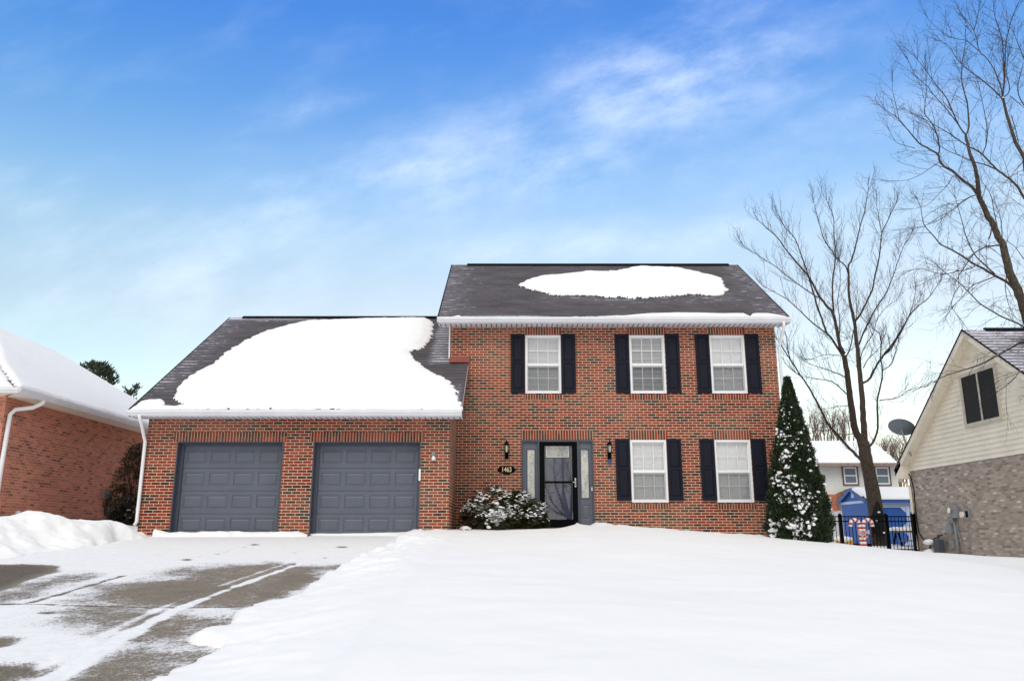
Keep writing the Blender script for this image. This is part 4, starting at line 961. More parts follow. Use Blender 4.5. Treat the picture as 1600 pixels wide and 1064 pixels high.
# picnic table with snow
tx0, tx1 = at(1399, 830, 29.6).x, at(1427, 830, 29.6).x; zt = at(1410, 829, 29.6).z
t = thing('picnic_table', ((tx0+tx1)/2, 29.6, -.6), 'picnic table heaped with snow in front of the blue shed doors', 'table')
mb = MB(); mb.box(tx0-.05, tx1+.6, 29.3, 30.1, zt-.06, zt); mb.build('table_top', M['wood'], t)
mb = MB(); mb.box(tx0-.1, tx1+.6, 28.95, 29.2, zt-.36, zt-.32); mb.build('bench', M['wood'], t)
for xx in (tx0+.1, tx1+.3):
    for s_ in (-1, 1):
        mb = MB(); mb.tube([(xx,29.7+s_*.1,zt-.06),(xx,29.7+s_*.55,zt-.95)], .035, 6); mb.build('leg', M['black'], t)
mb = MB(); P_, Q_ = np.meshgrid(np.linspace(tx0-.07, tx1+.62, 30), np.linspace(29.28, 30.12, 12)); e_ = np.minimum.reduce([P_-tx0+.07, tx1+.62-P_, Q_-29.28, 30.12-Q_]); h_ = zt+.002+.13*np.sqrt(np.clip(e_/.12, 0, 1))*(.8+.4*fbm(P_, Q_, 3))
grid_mesh('snow', np.stack([P_, Q_, h_], -1), M['snow'], t)
# yellow sled-like tub
p = at(1317, 848, 28.6)
t = thing('yellow_tub', (p.x, p.y, p.z-.2), 'low yellow plastic tub with snow on it behind the black fence', 'plastic tub')
mb = MB(); mb.prism([(p.x-.28,p.y-.3,p.z+.08),(p.x+.26,p.y-.3,p.z+.08),(p.x+.22,p.y-.25,p.z-.25),(p.x-.22,p.y-.25,p.z-.25)], (0,.55,0)); mb.build('tub', M['yellow'], t, bevel=.03)
mb = MB(); mb.blob((p.x,p.y,p.z+.1), .36, .13, 4, 12, 8); mb.blob((p.x-.35,p.y+.1,p.z-.02), .25, .12, 5, 12, 8); mb.build('snow', M['snow'], t, smooth=True)
mb = MB(); q = at(1333, 850, 28.9); mb.box(q.x-.1, q.x+.6, q.y-.1, q.y+.2, q.z-.1, q.z+.02); mb.box(q.x, q.x+.08, q.y-.05, q.y, q.z-.4, q.z-.1); mb.box(q.x+.4, q.x+.48, q.y-.05, q.y, q.z-.4, q.z-.1)
tag(mb.build('garden_bench', M['black'], None, loc=(q.x, q.y, q.z-.2)), 'low dark bench beside the yellow tub behind the black fence', 'bench')

# black metal fence
Yf = 27.2
fe = thing('metal_fence', (at(1350,858,Yf).x, Yf, -.55), 'black metal picket fence closing the side yard between the two houses', 'fence')
fa = at(1262, 806, Yf); fb = at(1428, 807, Yf); zt = at(1350, 806, Yf).z; zb = -.62
fposts = [at(px, 830, Yf).x for px in (1260, 1314.5, 1386.5, 1430)]
for i, x in enumerate(fposts):
    w = .052 if 0 < i < 3 else .075
    mb = MB(); mb.box(x-w, x+w, Yf-w, Yf+w, zb-.1, zt+(.03 if i < 3 else .06)); mb.lathe([(w*1.1,0),(w*1.2,.02),(.0,.07)], (x, Yf, zt+(.03 if i < 3 else .06)), 4); mb.build('post', M['black'], fe)
mb = MB(); n = 0
for i in range(3):
    for z in (zt-.015, zt-.17, zb+.12): mb.box(fposts[i]+.05, fposts[i+1]-.05, Yf-.015, Yf+.015, z-.018, z+.018)
mb.build('rails', M['black'], fe)
for i in range(3):
    a_, b_ = fposts[i]+.05, fposts[i+1]-.05; n = max(3, round((b_-a_)/.112))
    for k in range(1, n): x = a_+(b_-a_)*k/n; mb = MB(); mb.box(x-.009, x+.009, Yf-.009, Yf+.009, zb-.05, zt-.02); mb.build('picket', M['black'], fe)

# two candy canes back to back on the fence
Yc = Yf-.10
def cane(sgn, label):
    b = at(1350+sgn*2.2, 861, Yc); x = b.x; zc = at(1350, 819, Yc).z; r = .145
    t = thing('candy_cane', (x, Yc, b.z), label, 'candy cane', 'candy canes on the black fence')
    path = [Vector((x, Yc, b.z)), Vector((x+sgn*.01, Yc, (b.z+zc)/2)), Vector((x+sgn*.02, Yc, zc))]
    for k in range(1, 9):
        th = math.pi*k/8; path.append(Vector((x+sgn*(.02+r-r*math.cos(th)), Yc, zc+r*math.sin(th))))
    path.append(path[-1]+Vector((0, 0, -.07)))
    # resample
    L_ = [0]
    for p_, q_ in zip(path, path[1:]): L_.append(L_[-1]+(q_-p_).length)
    def pt(s):
        for i in range(len(L_)-1):
            if s <= L_[i+1]: return path[i].lerp(path[i+1], (s-L_[i])/(L_[i+1]-L_[i]+1e-9))
        return path[-1]
    N_ = 50; mb = MB(); mb.tube([pt(L_[-1]*k/N_) for k in range(N_+1)], .062, 10); mb.build('stick', M['white'], t, smooth=True)
    mb = MB(); s = .04
    while s < L_[-1]-.06:
        mb.tube([pt(s), pt(s+.03), pt(s+.06)], .0645, 10); s += .135
    mb.build('stripes', M['redpaint'], t, smooth=True)
cane(-1, 'striped candy cane on the black fence with its hook curling left')
cane(1, 'striped candy cane on the black fence with its hook curling right')
p = at(1350, 832, Yc-.08)
mb = MB()
for s_ in (-1, 1): mb.prism([(p.x,p.y,p.z),(p.x+s_*.17,p.y-.02,p.z+.09),(p.x+s_*.19,p.y-.02,p.z-.05)], (0,.05,0)); mb.prism([(p.x,p.y,p.z),(p.x+s_*.05,p.y-.02,p.z-.16),(p.x+s_*.11,p.y-.02,p.z-.14)], (0,.05,0))
tag(mb.build('bow', plain('white_red_ribbon', S(226, 190, 186), .5, noise=.3, scale=30), None, loc=tuple(p)), 'pale ribbon bow tied where the two candy canes meet', 'bow')

# ------------------------------------------------------------------ bare trees
def twig(mb, p, d, L, r, lvl, rnd, up=.25, n=3, sides=3, kids=(6, 4)):
    pts = [p.copy()]; q = p.copy(); dd = d.normalized(); k = 4 if lvl < 2 else 3
    for i in range(k):
        dd = (dd+Vector((rnd.uniform(-.11, .11), rnd.uniform(-.11, .11), rnd.uniform(-.08, .08)+up*.35))).normalized()
        q = q+dd*(L/k); pts.append(q.copy())
    mb.tube(pts, [r*(1-.75*i/k) for i in range(k+1)], sides, cap=False)
    if lvl >= 2: return
    m = kids[lvl]
    for j in range(m):
        t = .18+.8*(j+rnd.random())/m; f = t*k; i = min(int(f), k-1); s = pts[i].lerp(pts[i+1], f-i)
        ax = (pts[i+1]-pts[i]).normalized(); o = Vector((rnd.uniform(-1, 1), rnd.uniform(-1, 1), rnd.uniform(-1, 1))); o = (o-ax*o.dot(ax)).normalized()
        twig(mb, s, ax*.75+o*.7, L*rnd.uniform(.3, .55), r*.55, lvl+1, rnd, up, n, sides, kids)
def bare_tree(name, label, limbs, Y, seed, mat_t, mat_w, gap=.34, tl=(.7, 1.5), up=.3, rt=.011, trunkn=1, kids=(6, 4), yslope=.35, splits=None, limb_r=1.):
    trunk0 = trunkn
    rnd = random.Random(seed); m_ = F/(Y*1.0)
    nodes = []; paths = []
    for li, (pts, r0, r1, *opt) in enumerate(limbs):
        if li == 0 or not nodes: y0 = Y; ys_ = 0.
        else:
            b = min(nodes, key=lambda nd: (nd[0]-pts[0][0])**2+(nd[1]-pts[0][1])**2); y0 = b[2]; ys_ = rnd.uniform(-yslope, yslope)
        P = []; rad = []; acc = 0; tot = sum(math.dist(a, b) for a, b in zip(pts, pts[1:]))
        for i, (x, y) in enumerate(pts):
            if i: acc += math.dist(pts[i-1], pts[i])
            yy = y0+ys_*acc/m_ + (math.sin(acc*.03+li)*.12 if i else 0)
            v = at(x, y, yy); P.append(v); rad.append((r0+(r1-r0)*(acc/tot))/m_*yy/Y/2*(limb_r if li >= trunkn else 1.)); nodes.append((x, y, yy))
        # smooth (Catmull-Rom)
        Q = []; RR = []
        for i in range(len(P)-1):
            a = P[max(i-1, 0)]; b = P[i]; c = P[i+1]; d = P[min(i+2, len(P)-1)]
            for k in range(4):
                t = k/4; Q.append(.5*((2*b)+(c-a)*t+(2*a-5*b+4*c-d)*t*t+(-a+3*b-3*c+d)*t**3)+Vector((rnd.uniform(-1,1), rnd.uniform(-1,1), rnd.uniform(-1,1)))*min(rad[i]*.25, .012)); RR.append(rad[i]+(rad[i+1]-rad[i])*t)
        Q.append(P[-1]); RR.append(rad[-1]); paths.append((Q, RR, li))
    root = thing(name, tuple(paths[0][0][0]), label, 'tree')
    mb = MB()
    for Q, RR, li in paths[:trunkn]: mb.tube(Q, RR, 10)
    mb.build('trunk', mat_t, root, smooth=True)
    mb = MB()
    for Q, RR, li in paths[trunkn:]: mb.tube(Q, RR, 7)
    mb.build('limbs', mat_t, root, smooth=True)
    mb = MB()
    for Q, RR, li in paths:
        if li < trunkn: continue
        u = up if not isinstance(up, dict) else up.get(li, up['d'])
        s = 0; nxt = .25
        for a, b, ra in zip(Q, Q[1:], RR):
            L = (b-a).length; s += L
            while s > nxt:
                t = 1-(s-nxt)/L; p = a.lerp(b, max(0, min(1, t))); ax = (b-a).normalized()
                o = Vector((rnd.uniform(-1, 1), rnd.uniform(-.8, .8), rnd.uniform(-.6, 1))); o = (o-ax*o.dot(ax)).normalized()
                twig(mb, p, ax*.8+o*.75, rnd.uniform(*tl)*(1.15 if ra < .03 else .8), min(rt, ra*.7), 0, rnd, u, kids=kids); nxt += gap*rnd.uniform(.5, 1.5)
        # tip
        ax = (Q[-1]-Q[-2]).normalized()
        for k in range(3): twig(mb, Q[-1], ax+Vector((rnd.uniform(-.35,.35), rnd.uniform(-.35,.35), rnd.uniform(-.2,.3))), rnd.uniform(*tl), min(rt, RR[-1]), 0, rnd, u, kids=kids)
    mb.build('crown', mat_w, root)
    return root

t1 = [
 ([(1376,858),(1371,815),(1366,780),(1359,745),(1353,715),(1349,690)], 25, 17),
 ([(1350,705),(1343,685),(1336.5,671),(1331,640),(1327,612),(1323,580),(1319,555)], 11.5, 7.5),
 ([(1354,712),(1351,685),(1349,655),(1347,620),(1345,600),(1342,570),(1339,538),(1335,504),(1331,485),(1327,464),(1326,427)], 10.5, 3),
 ([(1319,556),(1315,553),(1299,528),(1291.6,520),(1284,498),(1276,475),(1265,438),(1247,385),(1240,370),(1227,356),(1215,333)], 5, 1.2),
 ([(1319,552),(1313,541),(1307.5,517),(1302,490),(1292,478),(1281,464),(1265,435),(1241.6,406),(1228,390),(1215,372),(1200,358),(1186,346)], 7, 1.2),
 ([(1302,490),(1301,460),(1301,438),(1304,415),(1305,393),(1303,365),(1302,338),(1292,314)], 4, 1.2),
 ([(1278,465),(1258,452),(1239,438),(1225,428),(1212.6,417),(1192,404),(1176,393),(1162,385)], 2.6, .9),
 ([(1291.6,521),(1268,503),(1244,480),(1230,468),(1218,461),(1194,448)], 3, 1),
 ([(1320,560),(1328,545),(1333,520),(1338,500),(1338,470)], 3.2, 1),
 ([(1326,430),(1326,415),(1331,406),(1338,380),(1344,354),(1351,330),(1357,296)], 3.6, 1.1),
 ([(1326,430),(1321,416),(1308,404),(1300,392),(1288,375),(1279,345),(1272,318)], 3, 1),
 ([(1335,504),(1345,490),(1355,470),(1362.6,454),(1368,427),(1374,400),(1378,364),(1387,345),(1398,322)], 4.4, 1.1),
 ([(1378,366),(1374,345),(1370,322)], 1.8, .9),
 ([(1342,538),(1349,520),(1360,498),(1372,476),(1384,459),(1394,435),(1402,411.6),(1412,385),(1423,367)], 3.6, 1),
 ([(1347,599),(1358,592),(1365.5,578.6),(1373,565),(1380,556),(1398.5,531),(1410,512),(1423,490),(1437,476),(1449.5,467),(1470,438)], 5, 1.1),
 ([(1380,556),(1392,545),(1404,525),(1415,505),(1425,480),(1431,455)], 3, 1),
 ([(1356,697),(1362,694),(1370,676),(1371.6,660),(1370.6,630),(1374,610),(1378,591),(1378,570),(1376,560),(1377,531)], 4.5, 2.4),
 ([(1374,626),(1384,624),(1394,623),(1405,620),(1415,612),(1430,606),(1440,605)], 2.4, 1),
 ([(1379,578),(1392,570),(1398,555),(1404,530)], 2.2, 1),
 ([(1376,532),(1374,520),(1366,515),(1363,510)], 2, 1),
 ([(1350,722),(1338,711),(1318,690),(1304,674),(1293,661),(1278.6,632),(1264,606),(1249.6,585),(1242,572),(1235,562),(1226,548),(1216.5,533)], 6, 2),
 ([(1235,562),(1231,546),(1229,528),(1224,510)], 2.4, 1),
 ([(1249.6,586),(1240,580),(1228,568),(1219,554)], 2, .9),
 ([(1328,620),(1318,611),(1307.5,601),(1297,595),(1285,593),(1266,590),(1249.6,587)], 2.8, 1),
 ([(1322,590),(1312,585),(1300,580),(1285,575),(1272,571),(1262,568)], 2.6, 1),
 ([(1331,634),(1318,634),(1304,636),(1290,639)], 1.8, .8),
 ([(1337,677),(1325,678),(1312,678)], 2.2, .8), ([(1334,655),(1322,658),(1308,665),(1296,672)], 1.8, .8),
 ([(1316,556),(1306,555),(1290,554),(1278,557),(1270,561)], 1.8, .8),
 ([(1349,575),(1355,563),(1366,552),(1377,540)], 2.2, .9),
 ([(1302,497),(1309,512),(1311,530),(1315,550)], 2.0, 1.4), ([(1311,530),(1312,500),(1309,470),(1313,440),(1312,410)], 2.2, 1.),
 ([(1347,590),(1345,560),(1352,540),(1365,520),(1370,500),(1385,480),(1400,470)], 2.2, .9),
]
bare_tree('bare_tree', 'bare grey multi-stemmed tree in the backyard with a black cloth round its trunk', t1, 29.5, 11, M['bark'], M['twig'], gap=.21, tl=(.4, 1.05), up=.8, rt=.0085, trunkn=3, kids=(5, 3), limb_r=.78)
t2 = [
 ([(1672,1000),(1664,900),(1655,800),(1643,700),(1628,600),(1612,520),(1600,482),(1590,452),(1577,423),(1568,388),(1557,363),(1544.5,339),(1530,306),(1526,270),(1516,240),(1509,212)], 34, 4),
 ([(1628,600),(1625,520),(1615,400),(1610,320),(1600,249),(1587,223),(1573,178.6),(1567,153)], 16, 5),
 ([(1509,212),(1514,197),(1511.6,164.5),(1507,145),(1503,129),(1503,103),(1508,70),(1509,38)], 3.6, 1),
 ([(1509,211),(1497.5,195),(1483,162),(1475,148),(1462,132),(1448,112),(1434,94)], 3.2, 1),
 ([(1498,196),(1480,172),(1460,150),(1448,134),(1430,118),(1419,94)], 2.2, .9),
 ([(1530,306),(1518,292),(1502,280),(1488,267),(1474,259),(1468,250),(1466,242),(1452,233),(1436,223.5),(1420,205),(1403.5,186),(1385,173)], 6.5, 1.1),
 ([(1466,242),(1468,230.5),(1465,215),(1461,202),(1454,190),(1444.6,176),(1447,150),(1447,127)], 3, 1),
 ([(1405,188),(1400,165),(1394,140)], 1.6, .8), ([(1430,232),(1415,228),(1400,222),(1390,205)], 1.4, .7),
 ([(1567,153),(1563,134),(1554,110.5),(1542,92),(1530,80),(1526,62),(1521,47),(1512,35)], 2.8, 1),
 ([(1521,48),(1528,25),(1532,-10)], 1.6, .9),
 ([(1567,153),(1569,125),(1568,94),(1566,63.5),(1560,42),(1554,23.5),(1551,-10)], 3, 1),
 ([(1567,150),(1570,120),(1571.6,70.5),(1577,45),(1580,33),(1587,14),(1598,-8)], 3.2, 1.2),
 ([(1566,154),(1549,138),(1530,122),(1515,111),(1504,102),(1493,89),(1483,73),(1470,65)], 3, .9),
 ([(1532,82),(1520,72),(1509,63.5),(1490,60),(1469,49),(1450.5,30.6)], 1.8, .7),
 ([(1568,153),(1576,145),(1577,135),(1573,115),(1575,90)], 2.4, 1), ([(1578,150),(1590,160),(1602,170)], 2, 1),
 ([(1600,165),(1590,140),(1600,95)], 2.4,1.2), ([(1601,95),(1592,72),(1584,52)], 2,1),
 ([(1632,380),(1615,332),(1600,309),(1588,290),(1575,277.6),(1558.6,266),(1545,252),(1530,237.6),(1508,226),(1485,210),(1464.6,198),(1450,190)], 6.5, 1.2),
 ([(1558.6,266),(1540,258),(1521,253),(1500,244),(1479,235),(1467,227)], 3, 1),
 ([(1535,240),(1541,225),(1542,200),(1538,175),(1532,145)], 2.4, 1),
 ([(1612,530),(1600,472),(1589,456),(1572,440),(1554,430.5),(1537,420),(1521,412),(1500,398),(1482,388),(1469,381),(1458,368),(1443.5,350),(1439,324.6)], 7.5, 1.1),
 ([(1554,428),(1540,415),(1526,402),(1516,385),(1508,365),(1503,345),(1493,310)], 3, 1),
 ([(1630,610),(1615,525),(1600,511.6),(1585,503),(1568,496),(1548,485),(1530,473),(1515,458),(1502,444.7),(1483,430.6),(1470,420)], 5, 1.2),
 ([(1645,640),(1625,545),(1600,535),(1585,540),(1568,550),(1549,560),(1530,570),(1511.6,576),(1492,582),(1474,588),(1464,595)], 7.5, 1.8),
 ([(1650,680),(1625,590),(1598.6,578.6),(1586,590),(1575,600),(1566,607),(1558.6,611.5)], 3.4, 1.2),
 ([(1565,383),(1553,384),(1542,385),(1531,390),(1521,397),(1512,410),(1505,420),(1497,433)], 4, 1.2),
 ([(1545,374),(1549,360),(1547,348),(1538,330),(1531,315)], 2.6, 1.2),
 ([(1531,306),(1520,306),(1508,312),(1495,322),(1480,335),(1465,345),(1445,352),(1428,358)], 2.6, .8),
 ([(1500,285),(1490,275),(1480,290),(1465,305),(1450,320),(1430,326)], 1.8,.7), ([(1470,252),(1455,262),(1440,272),(1420,281),(1402,283)], 1.6,.7),
 ([(1566,383),(1560,360),(1553,330),(1548,305),(1535,285)], 2.4,.9), ([(1566,370),(1564,345),(1558,325)], 2.2,.9),
 ([(1577,424),(1571,440),(1572,460),(1577,480)], 2.2, .9), ([(1590,452),(1580,430),(1573,410),(1558,395)], 2.4, 1),
 ([(1530,412),(1515,420),(1495,424),(1478,428),(1460,426),(1440,420),(1425,422)], 2.4, .8),
 ([(1500,445),(1490,462),(1487,478),(1494,490)], 1.8,.8), ([(1555,432),(1540,438),(1520,446),(1505,462),(1490,478)], 2.6, 1),
 ([(1600,252),(1590,262),(1577,280)], 1.8, .8), ([(1575,278),(1590,270),(1606,262)], 1.8, .9), ([(1580,180),(1590,215),(1592,235),(1600,240)], 2,1),
 ([(1600,405),(1585,385),(1570,375),(1562,370)], 1.6,.8),
]
upd = {'d': .25}
for i in (22, 24, 25, 26, 27, 29, 32, 34, 35, 36, 37): upd[i] = -.45
bare_tree('bare_maple', 'large bare tree with snow specks leaning in over the right house from outside the frame', t2, 13.6, 23, M['bark'], M['twig'], gap=.16, tl=(.25, .7), up=upd, rt=.0052, trunkn=1, kids=(5, 3), limb_r=.82, yslope=.4)

# black cloth on the backyard tree
mb = MB(); b = at(1375, 836, 29.1); tp = at(1371.5, 783, 29.2); K = 14; vs = []; rows = 12
for j in range(rows+1):
    t_ = j/rows; c = tp.lerp(b, t_); r = .02+.25*min(1, t_*1.9)**.8
    for k in range(K):
        th = 2*math.pi*k/K; w = 1+.14*math.sin(k*2.6+j*.6)*t_; vs.append((c.x+r*w*math.cos(th)*1.0, c.y+.05+r*w*.55*math.sin(th), c.z+(.06*math.sin(k*1.7) if j == rows else 0)))
mb.add(vs, [(j*K+k, (j+1)*K+k, (j+1)*K+(k+1) % K, j*K+(k+1) % K) for j in range(rows) for k in range(K)])
bc = thing('black_cover', tuple(b), 'black cloth cover with white specks hanging against the backyard tree trunk', 'cloth cover')
mb.build('cloth', M['blackcloth'], bc, smooth=True)
mb = MB(); rnd = random.Random(5)
for (x, y) in [(1373.5, 800), (1381, 832), (1370, 814)]: q = at(x, y, 28.9); mb.blob(tuple(q), .05, .03, 3)
mb.build('snow_specks', M['snow'], bc, smooth=True)

# far brushy trees behind the far house
def brush(name, label, px0, px1, pybase, pytop, Y, n, seed):
    rnd = random.Random(seed); mb = MB(); tr = MB()
    for i in range(n):
        x = px0+(px1-px0)*(i+rnd.random())/n; h = rnd.uniform(.65, 1.); b = at(x, pybase, Y+rnd.uniform(-2, 2)); zt = at(x, pybase+(pytop-pybase)*h, Y).z
        L = zt-b.z; pts = [b+Vector((0,0,-2))]; q = b.copy(); pts.append(q.copy())
        for k in range(4): q = q+Vector((rnd.uniform(-.25, .25), rnd.uniform(-.2, .2), L/4)); pts.append(q.copy())
        tr.tube(pts, [.07, .06, .05, .04, .03, .012], 4, False)
        for k in range(16):
            f = .8+rnd.random()*4.1; a = int(f); s = pts[a].lerp(pts[min(a+1, 5)], f-a)
            twig(mb, s, Vector((rnd.uniform(-.8, .8), rnd.uniform(-.8, .8), 1.)), rnd.uniform(.6, 1.3), .016, 1, rnd, .5, kids=(3, 4))
    o = thing(name, tuple(at((px0+px1)/2, pybase, Y)), label, 'tree')
    tr.build('trunk', M['twig_far'], o); mb.build('crown', M['twig_far'], o)
brush('far_tree', 'thicket-like bare brown trees above the ridge of the far house', 1255, 1332, 700, 642, 62, 26, 1)
brush('far_tree', 'low bare brown trees between the far house and the satellite dish', 1372, 1420, 725, 692, 62, 16, 2)

# ------------------------------------------------------------------ evergreens and shrubs
def sprays(mb, c, nrm, L, W, rnd, upb=.5, n=3):
    """a small fan of flat pointed leaflets"""
    nrm = nrm.normalized(); side = nrm.cross(Vector((0,0,1))); side = side.normalized() if side.length > .01 else Vector((1,0,0))
    for k in range(n):
        d = (nrm*rnd.uniform(.3, .9)+Vector((0,0,1))*rnd.uniform(upb-.35, upb+.45)+side*rnd.uniform(-.8, .8)).normalized()
        s = d.cross(Vector((rnd.uniform(-1,1), rnd.uniform(-1,1), rnd.uniform(-1,1)))).normalized()*W*rnd.uniform(.6, 1.2); l = L*rnd.uniform(.6, 1.3)
        p = c+Vector((rnd.uniform(-1,1), rnd.uniform(-1,1), rnd.uniform(-1,1)))*.03
        mb.add([p, p+d*l*.5+s, p+d*l, p+d*l*.5-s], [(0, 1, 2, 3)])
def arbor(label, cx, cy, zb, zt, R, n, seed, mat, snowf, group):
    rnd = random.Random(seed); t = thing('arborvitae', (cx, cy, zb), label, 'evergreen tree', group); H = zt-zb
    mb = MB(); mb.tube([(cx,cy,zb-.3),(cx,cy,zb+H*.9)], [.07, .02], 8); mb.build('trunk', M['bark'], t)
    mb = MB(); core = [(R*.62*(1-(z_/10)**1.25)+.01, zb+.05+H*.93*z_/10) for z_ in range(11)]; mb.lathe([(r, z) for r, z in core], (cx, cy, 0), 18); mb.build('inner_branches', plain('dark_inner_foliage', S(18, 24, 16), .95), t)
    mb = MB(); sn = MB(); th_l = [rnd.uniform(0, 6.28) for _ in range(30)]
    def rad(z, th):
        r = R*(1-z**1.35)*(.93 if z > .12 else .80+z)
        return r*(1+.10*math.sin(th*5+z*13)+.07*math.sin(th*9-z*31)+.05*math.sin(z*60+th*3))+.04
    for i in range(n):
        z = 1-(rnd.random())**.62; z = min(z, .995) if rnd.random() > .04 else rnd.uniform(.9, 1)
        th = rnd.uniform(-math.pi, math.pi)
        if math.sin(th) > .45 and rnd.random() < .7: th = -th
        r = rad(z, th)*rnd.uniform(.78, 1.04); c = Vector((cx+r*math.cos(th), cy+r*math.sin(th), zb+H*z))
        sprays(mb, c, Vector((math.cos(th), math.sin(th), .25)), (.13*(1-.72*z)), .017*(1-.4*z), rnd, .65, 4)
    mb.build('foliage', mat, t)
    k = 0
    # snow clumps sit in shelves
    for i in range(snowf*6):
        z = rnd.random()**1.5*.97; th = rnd.uniform(-math.pi*.98, -.05)
        lr = math.cos(th); keep = (.62-.75*lr)*(1.35-z*1.6)*max(.04, .34+1.6*mnoise.noise(Vector((th*1.8, z*11, seed+.5))))*1.2
        if rnd.random() > keep: continue
        r = rad(z, th)*1.0; c = Vector((cx+r*math.cos(th), cy+r*math.sin(th), zb+H*z)); s = rnd.uniform(.022, .06)*(1.1-.6*z)
        for q in range(rnd.choice((1, 2, 3))):
            sn.blob(c+Vector((rnd.uniform(-.06,.06), rnd.uniform(-.04,.04), rnd.uniform(-.03,.03))), s*rnd.uniform(.7, 1.2), s*.7, rnd.random()*1e6, 6, 4)
        k += 1
        if k >= snowf: break
    sn.build('snow', M['snow'], t, smooth=True)
b = at(1232, 852, 19.35)
zt_ = at(1236, 590, 19.35).z; wR = (1281-1185)/2/62.5
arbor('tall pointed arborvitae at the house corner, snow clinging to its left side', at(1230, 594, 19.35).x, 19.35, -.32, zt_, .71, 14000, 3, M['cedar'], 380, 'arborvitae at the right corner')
zt2 = at(1250, 660, 20.6).z
arbor('darker snowless arborvitae tucked behind the right side of the tall snowy one', at(1252, 800, 20.75).x, 20.75, -.38, zt2, .40, 7000, 4, M['cedar_dark'], 6, 'arborvitae at the right corner')

def leafshrub(name, label, cat, lobes, n, leafL, leafW, mat, seed, snow=0, droop=True, big=None, group=None):
    rnd = random.Random(seed); c0 = lobes[0]; t = thing(name, (c0[0], c0[1], c0[2]-c0[4]), label, cat, group)
    mb = MB(); sn = MB(); st = MB()
    for (x, y, z, rx_, rz_) in lobes:
        for k in range(7): st.tube([(x+rnd.uniform(-.1,.1),y,z-rz_),(x+rnd.uniform(-.7,.7)*rx_,y+rnd.uniform(-.5,.5)*rx_,z+rnd.uniform(-.2,.7)*rz_)], [.018,.006], 5, False)
    st.build('stems', M['twig'], t)
    for i in range(n):
        x, y, z, rx_, rz_ = rnd.choice(lobes); th = rnd.uniform(0, 6.283); ph = math.acos(rnd.uniform(-.75, 1)); rr = rnd.uniform(.55, 1.02)**.6
        if rnd.random() < .5 and math.sin(th) > 0: th = -th
        rr *= 1+.12*math.sin(th*4+ph*5+x*9)
        nr = Vector((math.sin(ph)*math.cos(th), math.sin(ph)*math.sin(th), math.cos(ph))); c = Vector((x+nr.x*rx_*rr, y+nr.y*rx_*rr, z+nr.z*rz_*rr))
        # rosette of leaves
        for q in range(5):
            a = rnd.uniform(0, 6.283); d = (nr*.5+Vector((math.cos(a), math.sin(a), rnd.uniform(-.7, .25) if droop else .6))).normalized(); s = d.cross(Vector((0,0,1))+nr*.2).normalized()*leafW; l = leafL*rnd.uniform(.7, 1.2)
            fold = Vector((0,0,-leafW*.4))
            mb.add([c, c+d*l*.45+s+fold, c+d*l, c+d*l*.45-s+fold], [(0,1,2,3)])
        if snow and nr.z > -.15 and rnd.random() < (snow*2.6 if mnoise.noise(c*4.5) > .02 else snow*.12): 
            s_ = rnd.uniform(.018, .042); sn.blob(c+Vector((rnd.uniform(-.03,.03), rnd.uniform(-.03,.03), .025)), s_*1.35, s_*.42, rnd.random()*1e6, 9, 4)
            if rnd.random() < .5: sn.blob(c+Vector((rnd.uniform(-.09,.09), -.03, -.01)), s_*.8, s_*.5, rnd.random()*1e6, 6, 4)
    for (x, y, z, r) in (big or []):
        for q in range(46): sn.blob((x+rnd.gauss(0,r*.5), y+rnd.uniform(-.08,.05), z+rnd.gauss(0,r*.5)), r*rnd.uniform(.18,.34), r*rnd.uniform(.12,.26), rnd.random()*1e6, 9, 6)
    mb.build('leaves', mat, t)
    if sn.v: sn.build('snow', M['snow'], t, smooth=True)
    return t
def lob(px, py, Y, rx_, rz_): p = at(px, py, Y); return (p.x, p.y, p.z, rx_, rz_)
bg_ = at(777, 806, 18.75)
leafshrub('evergreen_shrub', 'rounded evergreen shrub loaded with snow left of the front door', 'shrub',
          [lob(768,792,19.3,.52,.46), lob(745,806,19.35,.36,.38), lob(800,798,19.25,.52,.44), lob(828,806,19.2,.42,.38), lob(785,812,19.1,.6,.32), lob(812,785,19.3,.3,.26), lob(840,815,19.2,.22,.28)],
          3400, .085, .017, M['laurel'], 9, .22, True, [(bg_.x, bg_.y, bg_.z, .20), (bg_.x+.05, bg_.y-.02, bg_.z+.02, .16)])
p = at(727, 829, 18.9)
t = thing('landscape_stone', (p.x, p.y, p.z-.05), 'dark stone capped with snow beside the shrub at the garage corner', 'stone')
mb = MB(); mb.blob((p.x,p.y,p.z-.03), .16, .09, 2, 12, 8); mb.build('stone', M['darkgrey'], t, smooth=True)
mb = MB(); mb.blob((p.x,p.y,p.z+.03), .13, .08, 8, 12, 8); mb.build('snow', M['snow'], t, smooth=True)
# brown bush between the left house and the garage
leafshrub('brown_bush', 'tall brown winter bush in the gap between the left house and the garage', 'bush',
          [lob(200,775,21.5,.5,.8), lob(212,745,21.6,.45,.75), lob(188,790,21.4,.4,.5), lob(216,722,21.8,.34,.45)], 1900, .12, .007, M['bushbrown'], 12, 0, False)
leafshrub('green_bush', 'low dark green bush at the foot of the brown bush by the garage downspout', 'bush',
          [lob(205,802,20.6,.42,.45), lob(190,812,20.5,.32,.32), lob(214,822,20.3,.28,.3)], 1500, .10, .01, M['bushgreen'], 13, .006, False)
